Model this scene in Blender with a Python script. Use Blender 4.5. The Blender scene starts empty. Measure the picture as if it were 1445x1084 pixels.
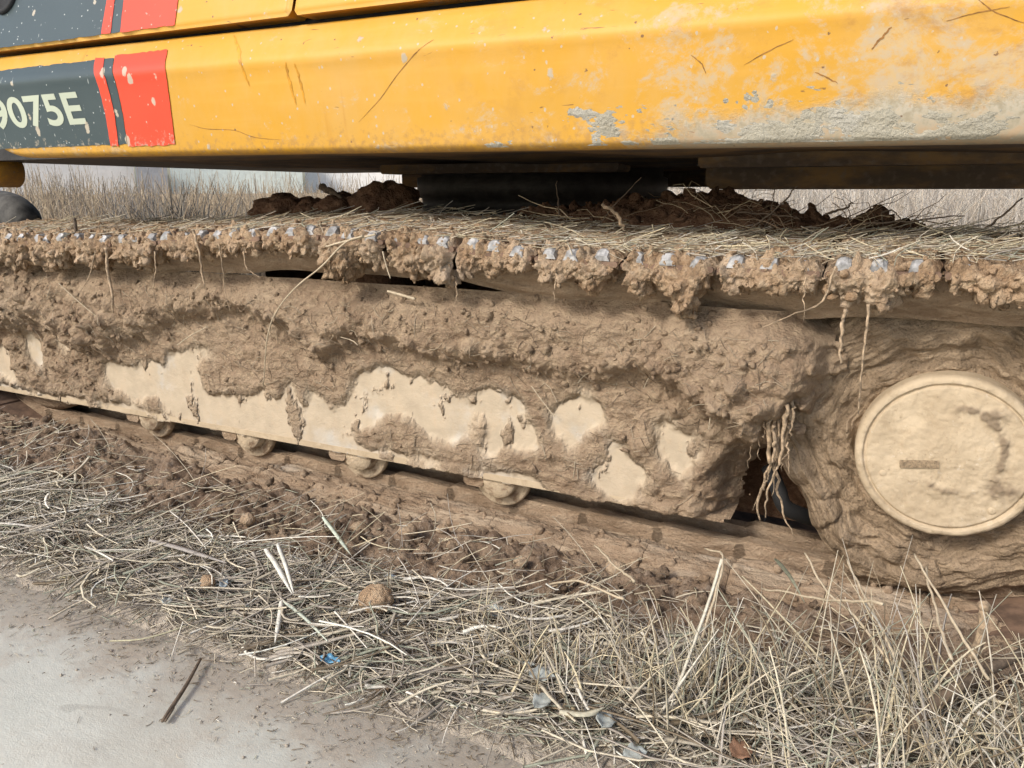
import bpy, math, random
import numpy as np
from mathutils import Matrix, Vector

scene = bpy.context.scene
rng = np.random.default_rng(7)
random.seed(7)

# ------------------------------------------------------------------ camera
CAM_H, YAW, PITCH = 0.72, 26.5, 14.0
cd = bpy.data.cameras.new("camera"); cam = bpy.data.objects.new("camera", cd)
scene.collection.objects.link(cam); scene.camera = cam
cd.sensor_width = 36; cd.lens = 36 * 1085 / 1445; cd.clip_start = 0.05; cd.clip_end = 2000
cam.location = (0, 0, CAM_H)
cam.rotation_euler = (math.radians(90 - PITCH), 0, math.radians(YAW))

# ------------------------------------------------------------------ world, sun, exposure
SUN_EL, SUN_AZ = 38.0, 203.0          # azimuth of the sun, degrees clockwise from +Y (north)
w = bpy.data.worlds.new("World"); scene.world = w; w.use_nodes = True
nt = w.node_tree
sky = nt.nodes.new("ShaderNodeTexSky"); sky.sky_type = 'NISHITA'; sky.sun_disc = False
sky.sun_elevation = math.radians(SUN_EL); sky.sun_rotation = math.radians(SUN_AZ)
sky.air_density = 1.0; sky.dust_density = 2.5; sky.ozone_density = 1.0
bg = nt.nodes["Background"]; bg.inputs[1].default_value = 0.11
nt.links.new(sky.outputs[0], bg.inputs[0])
sd = bpy.data.lights.new("sun", 'SUN'); sun = bpy.data.objects.new("sun", sd); scene.collection.objects.link(sun)
sd.energy = 1.5; sd.angle = math.radians(12); sd.color = (1.0, 0.955, 0.89)
a, e = math.radians(SUN_AZ), math.radians(SUN_EL)
sdir = Vector((math.sin(a) * math.cos(e), math.cos(a) * math.cos(e), math.sin(e)))
sun.rotation_euler = sdir.to_track_quat('Z', 'Y').to_euler()
scene.view_settings.view_transform = 'Standard'; scene.view_settings.look = 'None'
scene.view_settings.exposure = 0.90; scene.view_settings.gamma = 1.0

scene.cycles.max_bounces = 5; scene.cycles.diffuse_bounces = 3; scene.cycles.glossy_bounces = 2

# ------------------------------------------------------------------ noise (numpy)
_perm = rng.permutation(256).astype(np.int64); _perm = np.concatenate([_perm, _perm, _perm])
_g = rng.normal(size=(256, 3)); _g /= np.linalg.norm(_g, axis=1)[:, None]
_fp = rng.random((256, 3))
def _h(i, j, k): return _perm[_perm[_perm[i & 255] + (j & 255)] + (k & 255)]
def pn(p):
    p = np.asarray(p, float); sh = p.shape[:-1]; p = p.reshape(-1, 3)
    i = np.floor(p).astype(np.int64); f = p - i; u = f * f * f * (f * (f * 6 - 15) + 10)
    out = 0
    for dx in (0, 1):
        wx = u[:, 0] if dx else 1 - u[:, 0]
        for dy in (0, 1):
            wy = u[:, 1] if dy else 1 - u[:, 1]
            for dz in (0, 1):
                wz = u[:, 2] if dz else 1 - u[:, 2]
                g = _g[_h(i[:, 0] + dx, i[:, 1] + dy, i[:, 2] + dz)]
                d = g[:, 0] * (f[:, 0] - dx) + g[:, 1] * (f[:, 1] - dy) + g[:, 2] * (f[:, 2] - dz)
                out = out + wx * wy * wz * d
    return (out * 1.4).reshape(sh)
def fbm(p, o=4, gain=0.5):
    p = np.asarray(p, float); s = 0; a_ = 1.0
    for k in range(o):
        s = s + a_ * pn(p * (2.03 ** k) + 17.3 * k); a_ *= gain
    return s
def worley(p):
    """distance to the nearest feature point, and a random value of its cell"""
    p = np.asarray(p, float); sh = p.shape[:-1]; p = p.reshape(-1, 3)
    i = np.floor(p).astype(np.int64); best = np.full(len(p), 9.0); idv = np.zeros(len(p))
    for dx in (-1, 0, 1):
        for dy in (-1, 0, 1):
            for dz in (-1, 0, 1):
                h = _h(i[:, 0] + dx, i[:, 1] + dy, i[:, 2] + dz)
                q = _fp[h] + i + np.array((dx, dy, dz)) - p
                d = np.einsum('ij,ij->i', q, q); m = d < best
                best = np.where(m, d, best); idv = np.where(m, _fp[(h * 7 + 3) & 255, 0], idv)
    return np.sqrt(best).reshape(sh), idv.reshape(sh)
def sstep(a_, b_, x):
    t = np.clip((np.asarray(x, float) - a_) / (b_ - a_), 0, 1); return t * t * (3 - 2 * t)

# ------------------------------------------------------------------ pixel -> ray (to read real positions off known planes)
_a, _p = math.radians(YAW), math.radians(PITCH)
_F = np.array([-math.sin(_a) * math.cos(_p), math.cos(_a) * math.cos(_p), -math.sin(_p)])
_R = np.array([math.cos(_a), math.sin(_a), 0.0]); _U = np.cross(_R, _F)
def onY(x, y, Y):
    d = _F + _R * (x - 722.5) / 1085 - _U * (y - 542) / 1085
    return np.array([0, 0, CAM_H]) + d * (Y / d[1])
def onZ(x, y, Z):
    d = _F + _R * (x - 722.5) / 1085 - _U * (y - 542) / 1085
    return np.array([0, 0, CAM_H]) + d * ((Z - CAM_H) / d[2])

# ------------------------------------------------------------------ materials
MATS = {}
class NB:
    def __init__(s, name):
        s.m = bpy.data.materials.new(name); s.m.use_nodes = True; s.t = s.m.node_tree
        s.b = s.t.nodes["Principled BSDF"]; MATS[name] = s.m
    def n(s, typ, **kw):
        nd = s.t.nodes.new("ShaderNode" + typ)
        for k, v in kw.items(): setattr(nd, k, v)
        return nd
    def put(s, sock, v):
        if hasattr(v, 'links') or hasattr(v, 'is_linked'): s.t.links.new(v, sock)
        elif isinstance(v, (tuple, list)) and len(v) == 3 and sock.type == 'RGBA': sock.default_value = (*v, 1)
        else: sock.default_value = v
    def coord(s, scale=(1, 1, 1), kind='Object', loc=(0, 0, 0)):
        c = s.n('TexCoord'); mp = s.n('Mapping'); mp.inputs['Scale'].default_value = scale
        mp.inputs['Location'].default_value = loc
        s.t.links.new(c.outputs[kind], mp.inputs['Vector']); return mp.outputs[0]
    def geo(s, scale=(1, 1, 1), loc=(0, 0, 0)):
        c = s.n('NewGeometry'); mp = s.n('Mapping'); mp.inputs['Scale'].default_value = scale
        mp.inputs['Location'].default_value = loc
        s.t.links.new(c.outputs['Position'], mp.inputs['Vector']); return mp.outputs[0]
    def noise(s, vec, scale, detail=4, rough=0.55, dist=0.0):
        nd = s.n('TexNoise'); s.put(nd.inputs['Vector'], vec); nd.inputs['Scale'].default_value = scale
        nd.inputs['Detail'].default_value = detail; nd.inputs['Roughness'].default_value = rough
        nd.inputs['Distortion'].default_value = dist; return nd.outputs['Fac']
    def voro(s, vec, scale, feature='F1', out='Distance', rnd=1.0):
        nd = s.n('TexVoronoi', feature=feature); s.put(nd.inputs['Vector'], vec); nd.inputs['Scale'].default_value = scale
        nd.inputs['Randomness'].default_value = rnd
        return nd.outputs[out]
    def rng(s, v, a_, b_, c=0.0, d=1.0, smooth=True):
        nd = s.n('MapRange'); nd.interpolation_type = 'SMOOTHSTEP' if smooth else 'LINEAR'
        s.put(nd.inputs[0], v); nd.inputs[1].default_value = a_; nd.inputs[2].default_value = b_
        nd.inputs[3].default_value = c; nd.inputs[4].default_value = d; return nd.outputs[0]
    def mix(s, f, a_, b_):
        nd = s.n('Mix', data_type='RGBA'); s.put(nd.inputs[0], f); s.put(nd.inputs[6], a_); s.put(nd.inputs[7], b_); return nd.outputs[2]
    def math(s, op, a_, b_=0.0, c=0.0):
        nd = s.n('Math', operation=op); s.put(nd.inputs[0], a_); s.put(nd.inputs[1], b_); s.put(nd.inputs[2], c); return nd.outputs[0]
    def attr(s, name, out='Fac'):
        nd = s.n('Attribute'); nd.attribute_name = name; return nd.outputs[out]
    def sep(s, vec):
        nd = s.n('SeparateXYZ'); s.put(nd.inputs[0], vec); return nd.outputs
    def bump(s, h, strength, dist, prev=None):
        nd = s.n('Bump'); s.put(nd.inputs['Height'], h); nd.inputs['Strength'].default_value = strength
        nd.inputs['Distance'].default_value = dist
        if prev is not None: s.t.links.new(prev, nd.inputs['Normal'])
        return nd.outputs[0]
    def done(s, col, rough=0.9, normal=None, metal=0.0, spec=None):
        s.put(s.b.inputs['Base Color'], col); s.put(s.b.inputs['Roughness'], rough); s.put(s.b.inputs['Metallic'], metal)
        if spec is not None: s.put(s.b.inputs['Specular IOR Level'], spec)
        if normal is not None: s.t.links.new(normal, s.b.inputs['Normal'])
        return s.m

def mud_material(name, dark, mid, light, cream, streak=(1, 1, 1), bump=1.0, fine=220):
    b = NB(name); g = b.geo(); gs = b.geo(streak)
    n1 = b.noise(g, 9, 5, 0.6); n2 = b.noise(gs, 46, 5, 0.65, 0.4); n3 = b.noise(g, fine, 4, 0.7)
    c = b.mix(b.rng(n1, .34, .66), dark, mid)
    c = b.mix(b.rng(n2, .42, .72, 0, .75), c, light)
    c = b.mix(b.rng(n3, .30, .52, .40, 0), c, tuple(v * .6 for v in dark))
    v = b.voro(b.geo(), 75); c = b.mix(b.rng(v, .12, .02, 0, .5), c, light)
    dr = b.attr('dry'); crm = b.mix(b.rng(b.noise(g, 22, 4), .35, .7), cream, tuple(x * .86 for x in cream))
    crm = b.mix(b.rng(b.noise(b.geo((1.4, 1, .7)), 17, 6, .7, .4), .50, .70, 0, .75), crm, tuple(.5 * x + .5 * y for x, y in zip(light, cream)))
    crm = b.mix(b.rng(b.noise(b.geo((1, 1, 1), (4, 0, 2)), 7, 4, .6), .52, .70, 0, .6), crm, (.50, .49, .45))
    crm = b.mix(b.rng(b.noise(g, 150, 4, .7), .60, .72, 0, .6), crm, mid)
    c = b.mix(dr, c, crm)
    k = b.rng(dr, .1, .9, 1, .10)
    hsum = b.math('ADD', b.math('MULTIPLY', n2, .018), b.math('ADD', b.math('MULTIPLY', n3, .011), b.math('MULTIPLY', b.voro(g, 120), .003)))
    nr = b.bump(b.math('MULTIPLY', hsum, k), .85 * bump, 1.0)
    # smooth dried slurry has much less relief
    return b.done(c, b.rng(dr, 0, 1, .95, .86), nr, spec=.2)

mud_material('mud_frame', (.31, .216, .140), (.43, .315, .210), (.53, .40, .265), (.50, .41, .295), (.85, 1, 1.25))
mud_material('mud_top', (.36, .235, .138), (.53, .37, .232), (.64, .49, .325), (.58, .48, .36))
mud_material('mud_smooth', (.27, .187, .118), (.39, .282, .186), (.49, .375, .26), (.52, .42, .30), (.5, 1, 1.3), .8)
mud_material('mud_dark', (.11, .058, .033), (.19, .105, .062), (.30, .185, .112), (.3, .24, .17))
mud_material('mud_grey', (.32, .29, .22), (.42, .385, .30), (.52, .485, .40), (.43, .395, .305))
mud_material('soil', (.175, .118, .077), (.30, .218, .147), (.42, .325, .23), (.42, .37, .30), fine=260)

def ring_material():
    b = NB('mud_ring'); c0 = b.attr('swirl', 'Vector'); mp = b.n('Mapping'); b.put(mp.inputs['Vector'], c0)
    sw = mp.outputs[0]; g = b.geo()
    n1 = b.noise(sw, .8, 7, .72, 1.2); n2 = b.noise(g, 22, 6, .7); n3 = b.noise(g, 200, 3, .7)
    c = b.mix(b.rng(n1, .30, .70), (.185, .132, .082), (.45, .335, .222))
    c = b.mix(b.rng(n2, .45, .72, 0, .6), c, (.38, .28, .18))
    c = b.mix(b.rng(n3, .3, .5, .4, 0), c, (.07, .05, .034))
    nr = b.bump(n1, .45, .012); nr = b.bump(n2, .6, .012, nr); nr = b.bump(n3, .9, .008, nr)
    b.done(c, .93, nr, spec=.2)
ring_material()

def cover_material():
    b = NB('clay_cover'); g = b.geo(); n1 = b.noise(g, 16, 5, .6); n2 = b.noise(g, 90, 5, .7); n3 = b.noise(g, 300, 3, .7)
    c = b.mix(b.rng(n1, .3, .7), (.43, .338, .225), (.52, .418, .287))
    c = b.mix(b.rng(n2, .58, .74, 0, .7), c, (.30, .225, .145))
    c = b.mix(b.rng(b.noise(b.geo((1, 1, 1), (.7, 0, .3)), 26, 7, .72, .5), .50, .66, 0, .55), c, (.36, .275, .175))
    c = b.mix(b.rng(b.noise(g, 55, 6, .75), .60, .70, 0, .5), c, (.62, .55, .44))
    sp = b.voro(g, 42); c = b.mix(b.rng(sp, .10, .05, 0, .55), c, (.26, .20, .13))
    c = b.mix(b.rng(b.attr('dry'), 0, 1, 0, 1), c, (.20, .15, .10))
    nr = b.bump(n2, .25, .004); nr = b.bump(n3, .3, .002, nr)
    b.done(c, .9, nr, spec=.2)
cover_material()

def muddy():
    b = NB('clay_muddy'); g = b.geo(); n1 = b.noise(g, 28, 6, .7); n3 = b.noise(g, 220, 3, .7)
    c = b.mix(b.rng(n1, .36, .54), (.27, .187, .118), (.52, .415, .285)); b.done(c, .92, b.bump(n3, .6, .005, b.bump(n1, .6, .01)), spec=.2)
muddy()
def paint(name, base, lo_dirt=True, wear=0.5, chip=(.62, .38, .05)):
    """weathered machine paint: chips, clay splashes, and caked dirt that gets heavier to the right and at the foot"""
    b = NB(name); g = b.geo(); xyz = b.sep(b.geo())
    X, Z = xyz[0], xyz[2]
    n0 = b.noise(g, 3.2, 5, .6); n1 = b.noise(b.geo((.8, 1, 1.0)), 13, 9, .78, .25); n2 = b.noise(g, 70, 5, .65); n3 = b.noise(g, 260, 3, .6)
    c = b.mix(b.rng(n0, .3, .7, 0, .35), base, tuple(x * .84 for x in base))
    c = b.mix(b.rng(b.noise(b.geo((.35, 1, 5)), 8, 4), .5, .8, 0, .22), c, tuple(min(1, x * 1.15 + .06) for x in base))
    c = b.mix(b.rng(b.noise(b.geo((1, 1, .6)), 5, 6, .68), .36, .70, .05, .30), c, (.52, .37, .18))
    right = b.rng(X, -1.0, .15, 0, 1, False); low = b.rng(Z, .965, .80, 0, 1, False)
    # film of dried clay
    film = b.math('ADD', b.math('MULTIPLY', right, .155), b.math('MULTIPLY', low, .05))
    f1 = b.rng(b.math('ADD', n1, film), .60, .72, 0, .72)
    c = b.mix(f1, c, b.mix(b.rng(n2, .4, .6), (.50, .38, .22), (.44, .38, .29)))
    ru = b.noise(b.geo((1, 1, 1.6), (2.7, 0, 1.3)), 6, 8, .75, .2); c = b.mix(b.math('MULTIPLY', b.rng(ru, .50, .66, 0, .8), right), c, (.36, .17, .035))
    # grey splashes
    v = b.voro(b.geo((1, 1, .75)), 11, rnd=1.0); vd = b.math('ADD', v, b.math('MULTIPLY', n2, .22))
    f2 = b.rng(vd, .20, .165, 0, .8); c = b.mix(f2, c, (.40, .37, .30))
    v2 = b.voro(b.geo((1, 1, .8)), 48); c = b.mix(b.rng(b.math('ADD', v2, b.math('MULTIPLY', n3, .2)), .225, .19, 0, .8), c, (.46, .40, .30))
    # grey clay along the foot on the right
    foot = b.math('MULTIPLY', b.rng(X, -.62, -.10, 0, 1), b.rng(Z, .882, .805, 0, 1, False))
    f3 = b.rng(b.math('ADD', b.math('MULTIPLY', foot, .80), b.math('MULTIPLY', b.math('SUBTRACT', n1, .5), .9)), .18, .52, 0, .92)
    c = b.mix(f3, c, b.mix(b.rng(n2, .35, .65), (.30, .265, .19), (.47, .43, .34)))
    # dark scrapes
    s = b.noise(b.geo((5, 1, 26), (3.1, 0, 0)), 3.1, 4, .5, 1.2); c = b.mix(b.rng(s, .715, .75, 0, .75), c, (.13, .06, .025))
    s2 = b.voro(b.geo((1, 1, 1), (.37, .1, .2)), 26); c = b.mix(b.rng(b.math('ADD', s2, b.math('MULTIPLY', n3, .25)), .19, .165, 0, .85), c, (.14, .07, .035))
    # rusty streaks running down
    st = b.noise(b.geo((26, 1, 1.1), (0.2, 0, 0)), 1.0, 3, .5); c = b.mix(b.math('MULTIPLY', b.rng(st, .66, .74, 0, .5), b.rng(n0, .45, .6)), c, (.42, .17, .015))
    c = b.mix(b.rng(b.math('ADD', b.math('MULTIPLY', low, .45), b.math('MULTIPLY', n2, .6)), .66, .80, 0, .55 if lo_dirt else .1), c, (.33, .18, .06))
    nr = b.bump(n2, .10, .002); nr = b.bump(f3, .5, .006, nr); nr = b.bump(f2, .4, .002, nr)
    r = b.math('ADD', .56, b.math('MULTIPLY', b.math('MAXIMUM', f1, f3), .4))
    return b.done(c, r, nr, spec=.5)
paint('yellow_paint', (.59, .295, .009))

def decal(name, base, scr=(.50, .53, .50)):
    b = NB(name); g = b.geo(); n2 = b.noise(g, 70, 5, .65); n3 = b.noise(g, 240, 3, .6); n0 = b.noise(g, 5, 4)
    Z = b.sep(b.geo())[2]; low = b.rng(Z, .90, .80, 0, 1, False)
    c = b.mix(b.rng(n0, .3, .7, 0, .4), base, tuple(x * .8 for x in base))
    v = b.voro(g, 55); c = b.mix(b.rng(b.math('ADD', v, b.math('MULTIPLY', n3, .25)), .235, .205, 0, .9), c, scr)
    v = b.voro(b.geo((1, 1, .6), (.3, 0, .1)), 16); c = b.mix(b.rng(b.math('ADD', v, b.math('MULTIPLY', n2, .2)), .235, .21, 0, .9), c, (.47, .41, .31))
    s = b.noise(b.geo((20, 1, 6), (1.7, 0, 0)), 3.4, 3, .5, 1.0); c = b.mix(b.rng(s, .70, .73, 0, .6), c, scr)
    c = b.mix(b.rng(b.math('ADD', b.math('MULTIPLY', low, .34), b.math('MULTIPLY', n2, .75)), .60, .70, 0, .75), c, (.36, .31, .23))
    nr = b.bump(n2, .06, .002)
    b.done(c, .40, nr, spec=.45)
decal('slate_decal', (.044, .066, .070)); decal('red_decal', (.72, .062, .022), (.55, .40, .32)); decal('letter_paint', (.46, .50, .385), (.25, .28, .24))

def simple(name, col, rough=.8, metal=0.0, var=.3, scale=30, bumpd=.002):
    b = NB(name); g = b.geo(); n = b.noise(g, scale, 5, .6); n2 = b.noise(g, scale * 6, 3, .6)
    c = b.mix(b.rng(n, .3, .7), tuple(x * (1 - var) for x in col), tuple(min(1, x * (1 + var)) for x in col))
    b.done(c, rough, b.bump(n2, .4, bumpd, b.bump(n, .3, bumpd * 2)), metal)
simple('dark_steel', (.028, .026, .025), .6, 0, .4)
def belly():
    b = NB('belly_paint'); g = b.geo(); n = b.noise(b.geo((.6, 1, 2)), 9, 5, .6); n2 = b.noise(g, 60, 4)
    c = b.mix(b.rng(n, .42, .62), (.075, .050, .030), (.20, .115, .040)); c = b.mix(b.rng(n2, .5, .7, 0, .6), c, (.14, .11, .08))
    b.done(c, .8, b.bump(n2, .5, .004))
belly()
simple('worn_steel', (.33, .325, .315), .55, .4, .5, 60, .001)
simple('rusty_steel', (.16, .10, .065), .8, .0, .35)
simple('plate_clay', (.27, .20, .125), .9, 0, .35, 200)
simple('black_rubber', (.010, .010, .010), .8, 0, .3)
simple('grey_hose', (.075, .072, .066), .9, 0, .4)
simple('stone', (.33, .29, .24), .9, 0, .3, 60)
simple('bark', (.13, .095, .065), .9, 0, .4, 80)
simple('root', (.36, .265, .17), .95, 0, .55, 90, .004)
simple('grey_leaf', (.34, .36, .33), .75, 0, .25, 50, .001)
simple('tan_leaf', (.42, .33, .20), .75, 0, .25, 50, .001)
simple('brown_leaf', (.22, .12, .07), .75, 0, .3, 50, .001)
simple('blue_plastic', (.12, .33, .50), .4, 0, .2, 40, .001)
simple('grey_plastic', (.40, .47, .50), .4, 0, .2, 40, .001)
simple('white_wall', (.80, .79, .76), .8, 0, .05, 2)
simple('green_wall', (.62, .68, .64), .8, 0, .08, 2)
simple('grey_wall', (.30, .31, .33), .8, 0, .1, 2)
simple('roof_metal', (.20, .26, .34), .6, 0, .1, 2)
simple('window_glass', (.05, .06, .07), .15, 0, .1, 2)
simple('pink_wall', (.62, .38, .36), .8, 0, .1, 2)

def straw_material(name, gain=1.0):
    b = NB(name); c = b.attr('tint', 'Color'); n = b.noise(b.geo(), 160, 3)
    c = b.mix(b.rng(n, .35, .65, 0, .35), c, (.20 * gain, .165 * gain, .115 * gain))
    b.done(c, .75, None, spec=.3)
straw_material('straw')

def road_material():
    b = NB('concrete'); g = b.geo(); xyz = b.sep(b.geo())
    n0 = b.noise(g, 2.2, 6, .62); n1 = b.noise(g, 11, 6, .65); n2 = b.noise(g, 95, 5, .65); n3 = b.noise(g, 420, 3, .7)
    c = b.mix(b.rng(n0, .3, .7), (.59, .605, .535), (.70, .71, .63))
    c = b.mix(b.rng(n1, .5, .75, 0, .5), c, (.56, .52, .44))
    c = b.mix(b.rng(n2, .56, .72, 0, .3), c, (.46, .44, .38))
    d = b.math('ADD', xyz[1], b.math('MULTIPLY', b.math('SUBTRACT', n1, .5), .35))
    c = b.mix(b.rng(d, .60, .745, 0, .92), c, b.mix(n2, (.38, .33, .26), (.58, .51, .41)))
    v = b.voro(g, 38); c = b.mix(b.rng(b.math('ADD', v, b.math('MULTIPLY', n3, .3)), .22, .18, 0, .6), c, (.25, .23, .19))
    s = b.noise(b.geo((3, 11, 1)), 2.0, 4, .5, .8); c = b.mix(b.rng(s, .66, .70, 0, .3), c, (.30, .29, .25))
    vc = b.voro(b.geo((1, 1, 1)), 260); c = b.mix(b.rng(vc, .25, .12, 0, .25), c, (.42, .39, .32))
    big = b.noise(b.geo((1, 1.6, 1), (3, 1, 0)), 1.3, 6, .7, .3); c = b.mix(b.rng(big, .46, .66, 0, .55), c, (.50, .47, .39)); tr = b.noise(b.geo((.5, 6, 1)), 1.6, 6, .7, .2); c = b.mix(b.rng(tr, .52, .70, 0, .35), c, (.44, .42, .36))
    nr = b.bump(n1, .25, .006); nr = b.bump(n2, .2, .003, nr); nr = b.bump(n3, .4, .0015, nr)
    b.done(c, .85, nr, spec=.25)
road_material()

def ground_material():
    b = NB('ground_soil'); g = b.geo(); xyz = b.sep(b.geo())
    n1 = b.noise(g, 9, 6, .62); n2 = b.noise(g, 60, 5, .68, .3); n3 = b.noise(g, 260, 4, .7)
    c = b.mix(b.rng(n1, .32, .66), (.175, .118, .078), (.31, .225, .152))
    c = b.mix(b.rng(n2, .48, .72, 0, .8), c, (.37, .30, .23)); c = b.mix(b.rng(n3, .32, .52, .55, 0), c, (.06, .042, .03))
    d = b.math('ADD', xyz[1], b.math('MULTIPLY', b.math('SUBTRACT', n1, .5), .30))
    sand = b.mix(n3, (.32, .27, .21), (.56, .49, .395))
    c = b.mix(b.rng(d, 1.02, .84, 0, 1), c, sand)
    far = b.rng(xyz[1], 2.5, 4.5, 0, 1); fieldc = b.mix(b.rng(b.noise(g, .35, 5), .35, .65), (.40, .30, .19), (.52, .42, .29))
    c = b.mix(far, c, fieldc)
    nr = b.bump(n2, .6, .012); nr = b.bump(n3, .8, .004, nr)
    b.done(c, .95, nr, spec=.15)
ground_material()

# ------------------------------------------------------------------ object helpers
WORLD_LOC = {}
def link(o, parent=None, loc=(0, 0, 0)):
    scene.collection.objects.link(o); WORLD_LOC[o.name] = np.array(loc, float)
    if parent is not None:
        o.parent = parent; o.location = Vector(np.array(loc, float) - WORLD_LOC[parent.name])
    else: o.location = Vector(loc)
    return o
def tag(o, label=None, cat=None, group=None, kind=None):
    if label: o['label'] = label
    if cat: o['category'] = cat
    if group: o['group'] = group
    if kind: o['kind'] = kind
    return o
def empty(name, loc): return link(bpy.data.objects.new(name, None), None, loc)
def mesh_data(name, V, F, mat, smooth=True, attrs=None, mats=None, mi=None):
    """V (n,3); F list of faces or an (m,k) array"""
    me = bpy.data.meshes.new(name); V = np.ascontiguousarray(V, dtype=np.float32)
    if isinstance(F, np.ndarray):
        k = F.shape[1]; m = len(F)
        me.vertices.add(len(V)); me.vertices.foreach_set('co', V.ravel())
        me.loops.add(m * k); me.loops.foreach_set('vertex_index', np.ascontiguousarray(F, dtype=np.int32).ravel())
        me.polygons.add(m); me.polygons.foreach_set('loop_start', np.arange(0, m * k, k, dtype=np.int32))
        me.polygons.foreach_set('loop_total', np.full(m, k, dtype=np.int32)); me.update(calc_edges=True)
    else: me.from_pydata(V.tolist(), [], F)
    for mm in (mats or [mat]): me.materials.append(MATS[mm])
    if mi is not None: me.polygons.foreach_set('material_index', np.asarray(mi, dtype=np.int32))
    if smooth: me.polygons.foreach_set('use_smooth', np.ones(len(me.polygons), dtype=bool))
    for k, v in (attrs or {}).items():
        v = np.asarray(v, dtype=np.float32)
        if v.ndim == 1: at = me.attributes.new(k, 'FLOAT', 'POINT'); at.data.foreach_set('value', v)
        elif v.shape[1] == 3: at = me.attributes.new(k, 'FLOAT_VECTOR', 'POINT'); at.data.foreach_set('vector', v.ravel())
        else: at = me.attributes.new(k, 'FLOAT_COLOR', 'POINT'); at.data.foreach_set('color', v.ravel())
    return me
def add(name, V, F, mat, parent=None, origin=None, smooth=True, attrs=None, mats=None, mi=None):
    V = np.asarray(V, float)
    if origin is None: origin = np.array([(V[:, 0].min() + V[:, 0].max()) / 2, (V[:, 1].min() + V[:, 1].max()) / 2, V[:, 2].min()])
    me = mesh_data(name, V - np.asarray(origin), F, mat, smooth, attrs, mats, mi)
    return link(bpy.data.objects.new(name, me), parent, origin)
def grid_faces(nu, nv, closed_u=False, flip=False):
    i, j = np.meshgrid(np.arange(nu if closed_u else nu - 1), np.arange(nv - 1), indexing='ij'); i = i.ravel(); j = j.ravel()
    i2 = (i + 1) % nu
    f = np.stack([i * nv + j, i2 * nv + j, i2 * nv + j + 1, i * nv + j + 1], 1)
    return f[:, ::-1] if flip else f
def grid_normals(P):
    du = np.gradient(P, axis=0); dv = np.gradient(P, axis=1); n = np.cross(du, dv)
    return n / (np.linalg.norm(n, axis=2, keepdims=True) + 1e-12)
def box(c, s, bev=0.0):
    """box as vertices/faces, with bevelled long edges when bev > 0 (profile in x-z)"""
    cx, cy, cz = c; sx, sy, sz = (v / 2 for v in s)
    if bev <= 0:
        V = [(cx + i * sx, cy + j * sy, cz + k * sz) for i in (-1, 1) for j in (-1, 1) for k in (-1, 1)]
        return V, [(0, 1, 3, 2), (4, 6, 7, 5), (0, 4, 5, 1), (2, 3, 7, 6), (0, 2, 6, 4), (1, 5, 7, 3)]
    pr = [(-sx + bev, -sz), (sx - bev, -sz), (sx, -sz + bev), (sx, sz - bev), (sx - bev, sz), (-sx + bev, sz), (-sx, sz - bev), (-sx, -sz + bev)]
    V = [(cx + x, cy - sy, cz + z) for x, z in pr] + [(cx + x, cy + sy, cz + z) for x, z in pr]
    F = [tuple(range(8)), tuple(range(15, 7, -1))] + [(i, i + 8, (i + 1) % 8 + 8, (i + 1) % 8) for i in range(8)]
    return V, F
def merge(parts):
    V, F = [], []
    for v, f in parts:
        o = len(V); V += [tuple(x) for x in v]; F += [tuple(i + o for i in q) for q in f]
    return V, F
def revolve_y(prof, centre, n=64):
    """prof: list of (r, y). axis along Y through centre (x, z)"""
    prof = np.array(prof, float); th = np.linspace(0, 2 * np.pi, n, endpoint=False)
    P = np.zeros((n, len(prof), 3)); P[:, :, 0] = centre[0] + np.cos(th)[:, None] * prof[None, :, 0]
    P[:, :, 2] = centre[1] + np.sin(th)[:, None] * prof[None, :, 0]; P[:, :, 1] = prof[None, :, 1]
    return P.reshape(-1, 3), grid_faces(n, len(prof), True)
def tube(path, rad, n=6, cap=True):
    path = np.asarray(path, float); m = len(path); rad = np.broadcast_to(np.asarray(rad, float), (m,))
    t = np.gradient(path, axis=0); t /= np.linalg.norm(t, axis=1)[:, None] + 1e-12
    up = np.array([0.31, 0.22, 0.93]); V = []
    for k in range(m):
        a_ = np.cross(t[k], up); a_ /= np.linalg.norm(a_) + 1e-9; b_ = np.cross(t[k], a_)
        for q in range(n):
            an = 2 * math.pi * q / n; V.append(path[k] + rad[k] * (math.cos(an) * a_ + math.sin(an) * b_))
    F = [(k * n + q, k * n + (q + 1) % n, (k + 1) * n + (q + 1) % n, (k + 1) * n + q) for k in range(m - 1) for q in range(n)]
    if cap: F += [tuple(range(n - 1, -1, -1)), tuple(range((m - 1) * n, m * n))]
    return V, F
def spline(pts, n):
    pts = np.asarray(pts, float); t = np.linspace(0, 1, len(pts)); q = np.linspace(0, 1, n)
    if len(pts) < 3: return np.stack([np.interp(q, t, pts[:, k]) for k in range(3)], 1)
    P = np.vstack([2 * pts[0] - pts[1], pts, 2 * pts[-1] - pts[-2]]); out = []
    for v in q * (len(pts) - 1):
        i = min(int(v), len(pts) - 2); f = v - i; a_, b_, c, d = P[i], P[i + 1], P[i + 2], P[i + 3]
        out.append(.5 * (2 * b_ + (c - a_) * f + (2 * a_ - 5 * b_ + 4 * c - d) * f * f + (3 * b_ - a_ - 3 * c + d) * f ** 3))
    return np.array(out)
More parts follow.
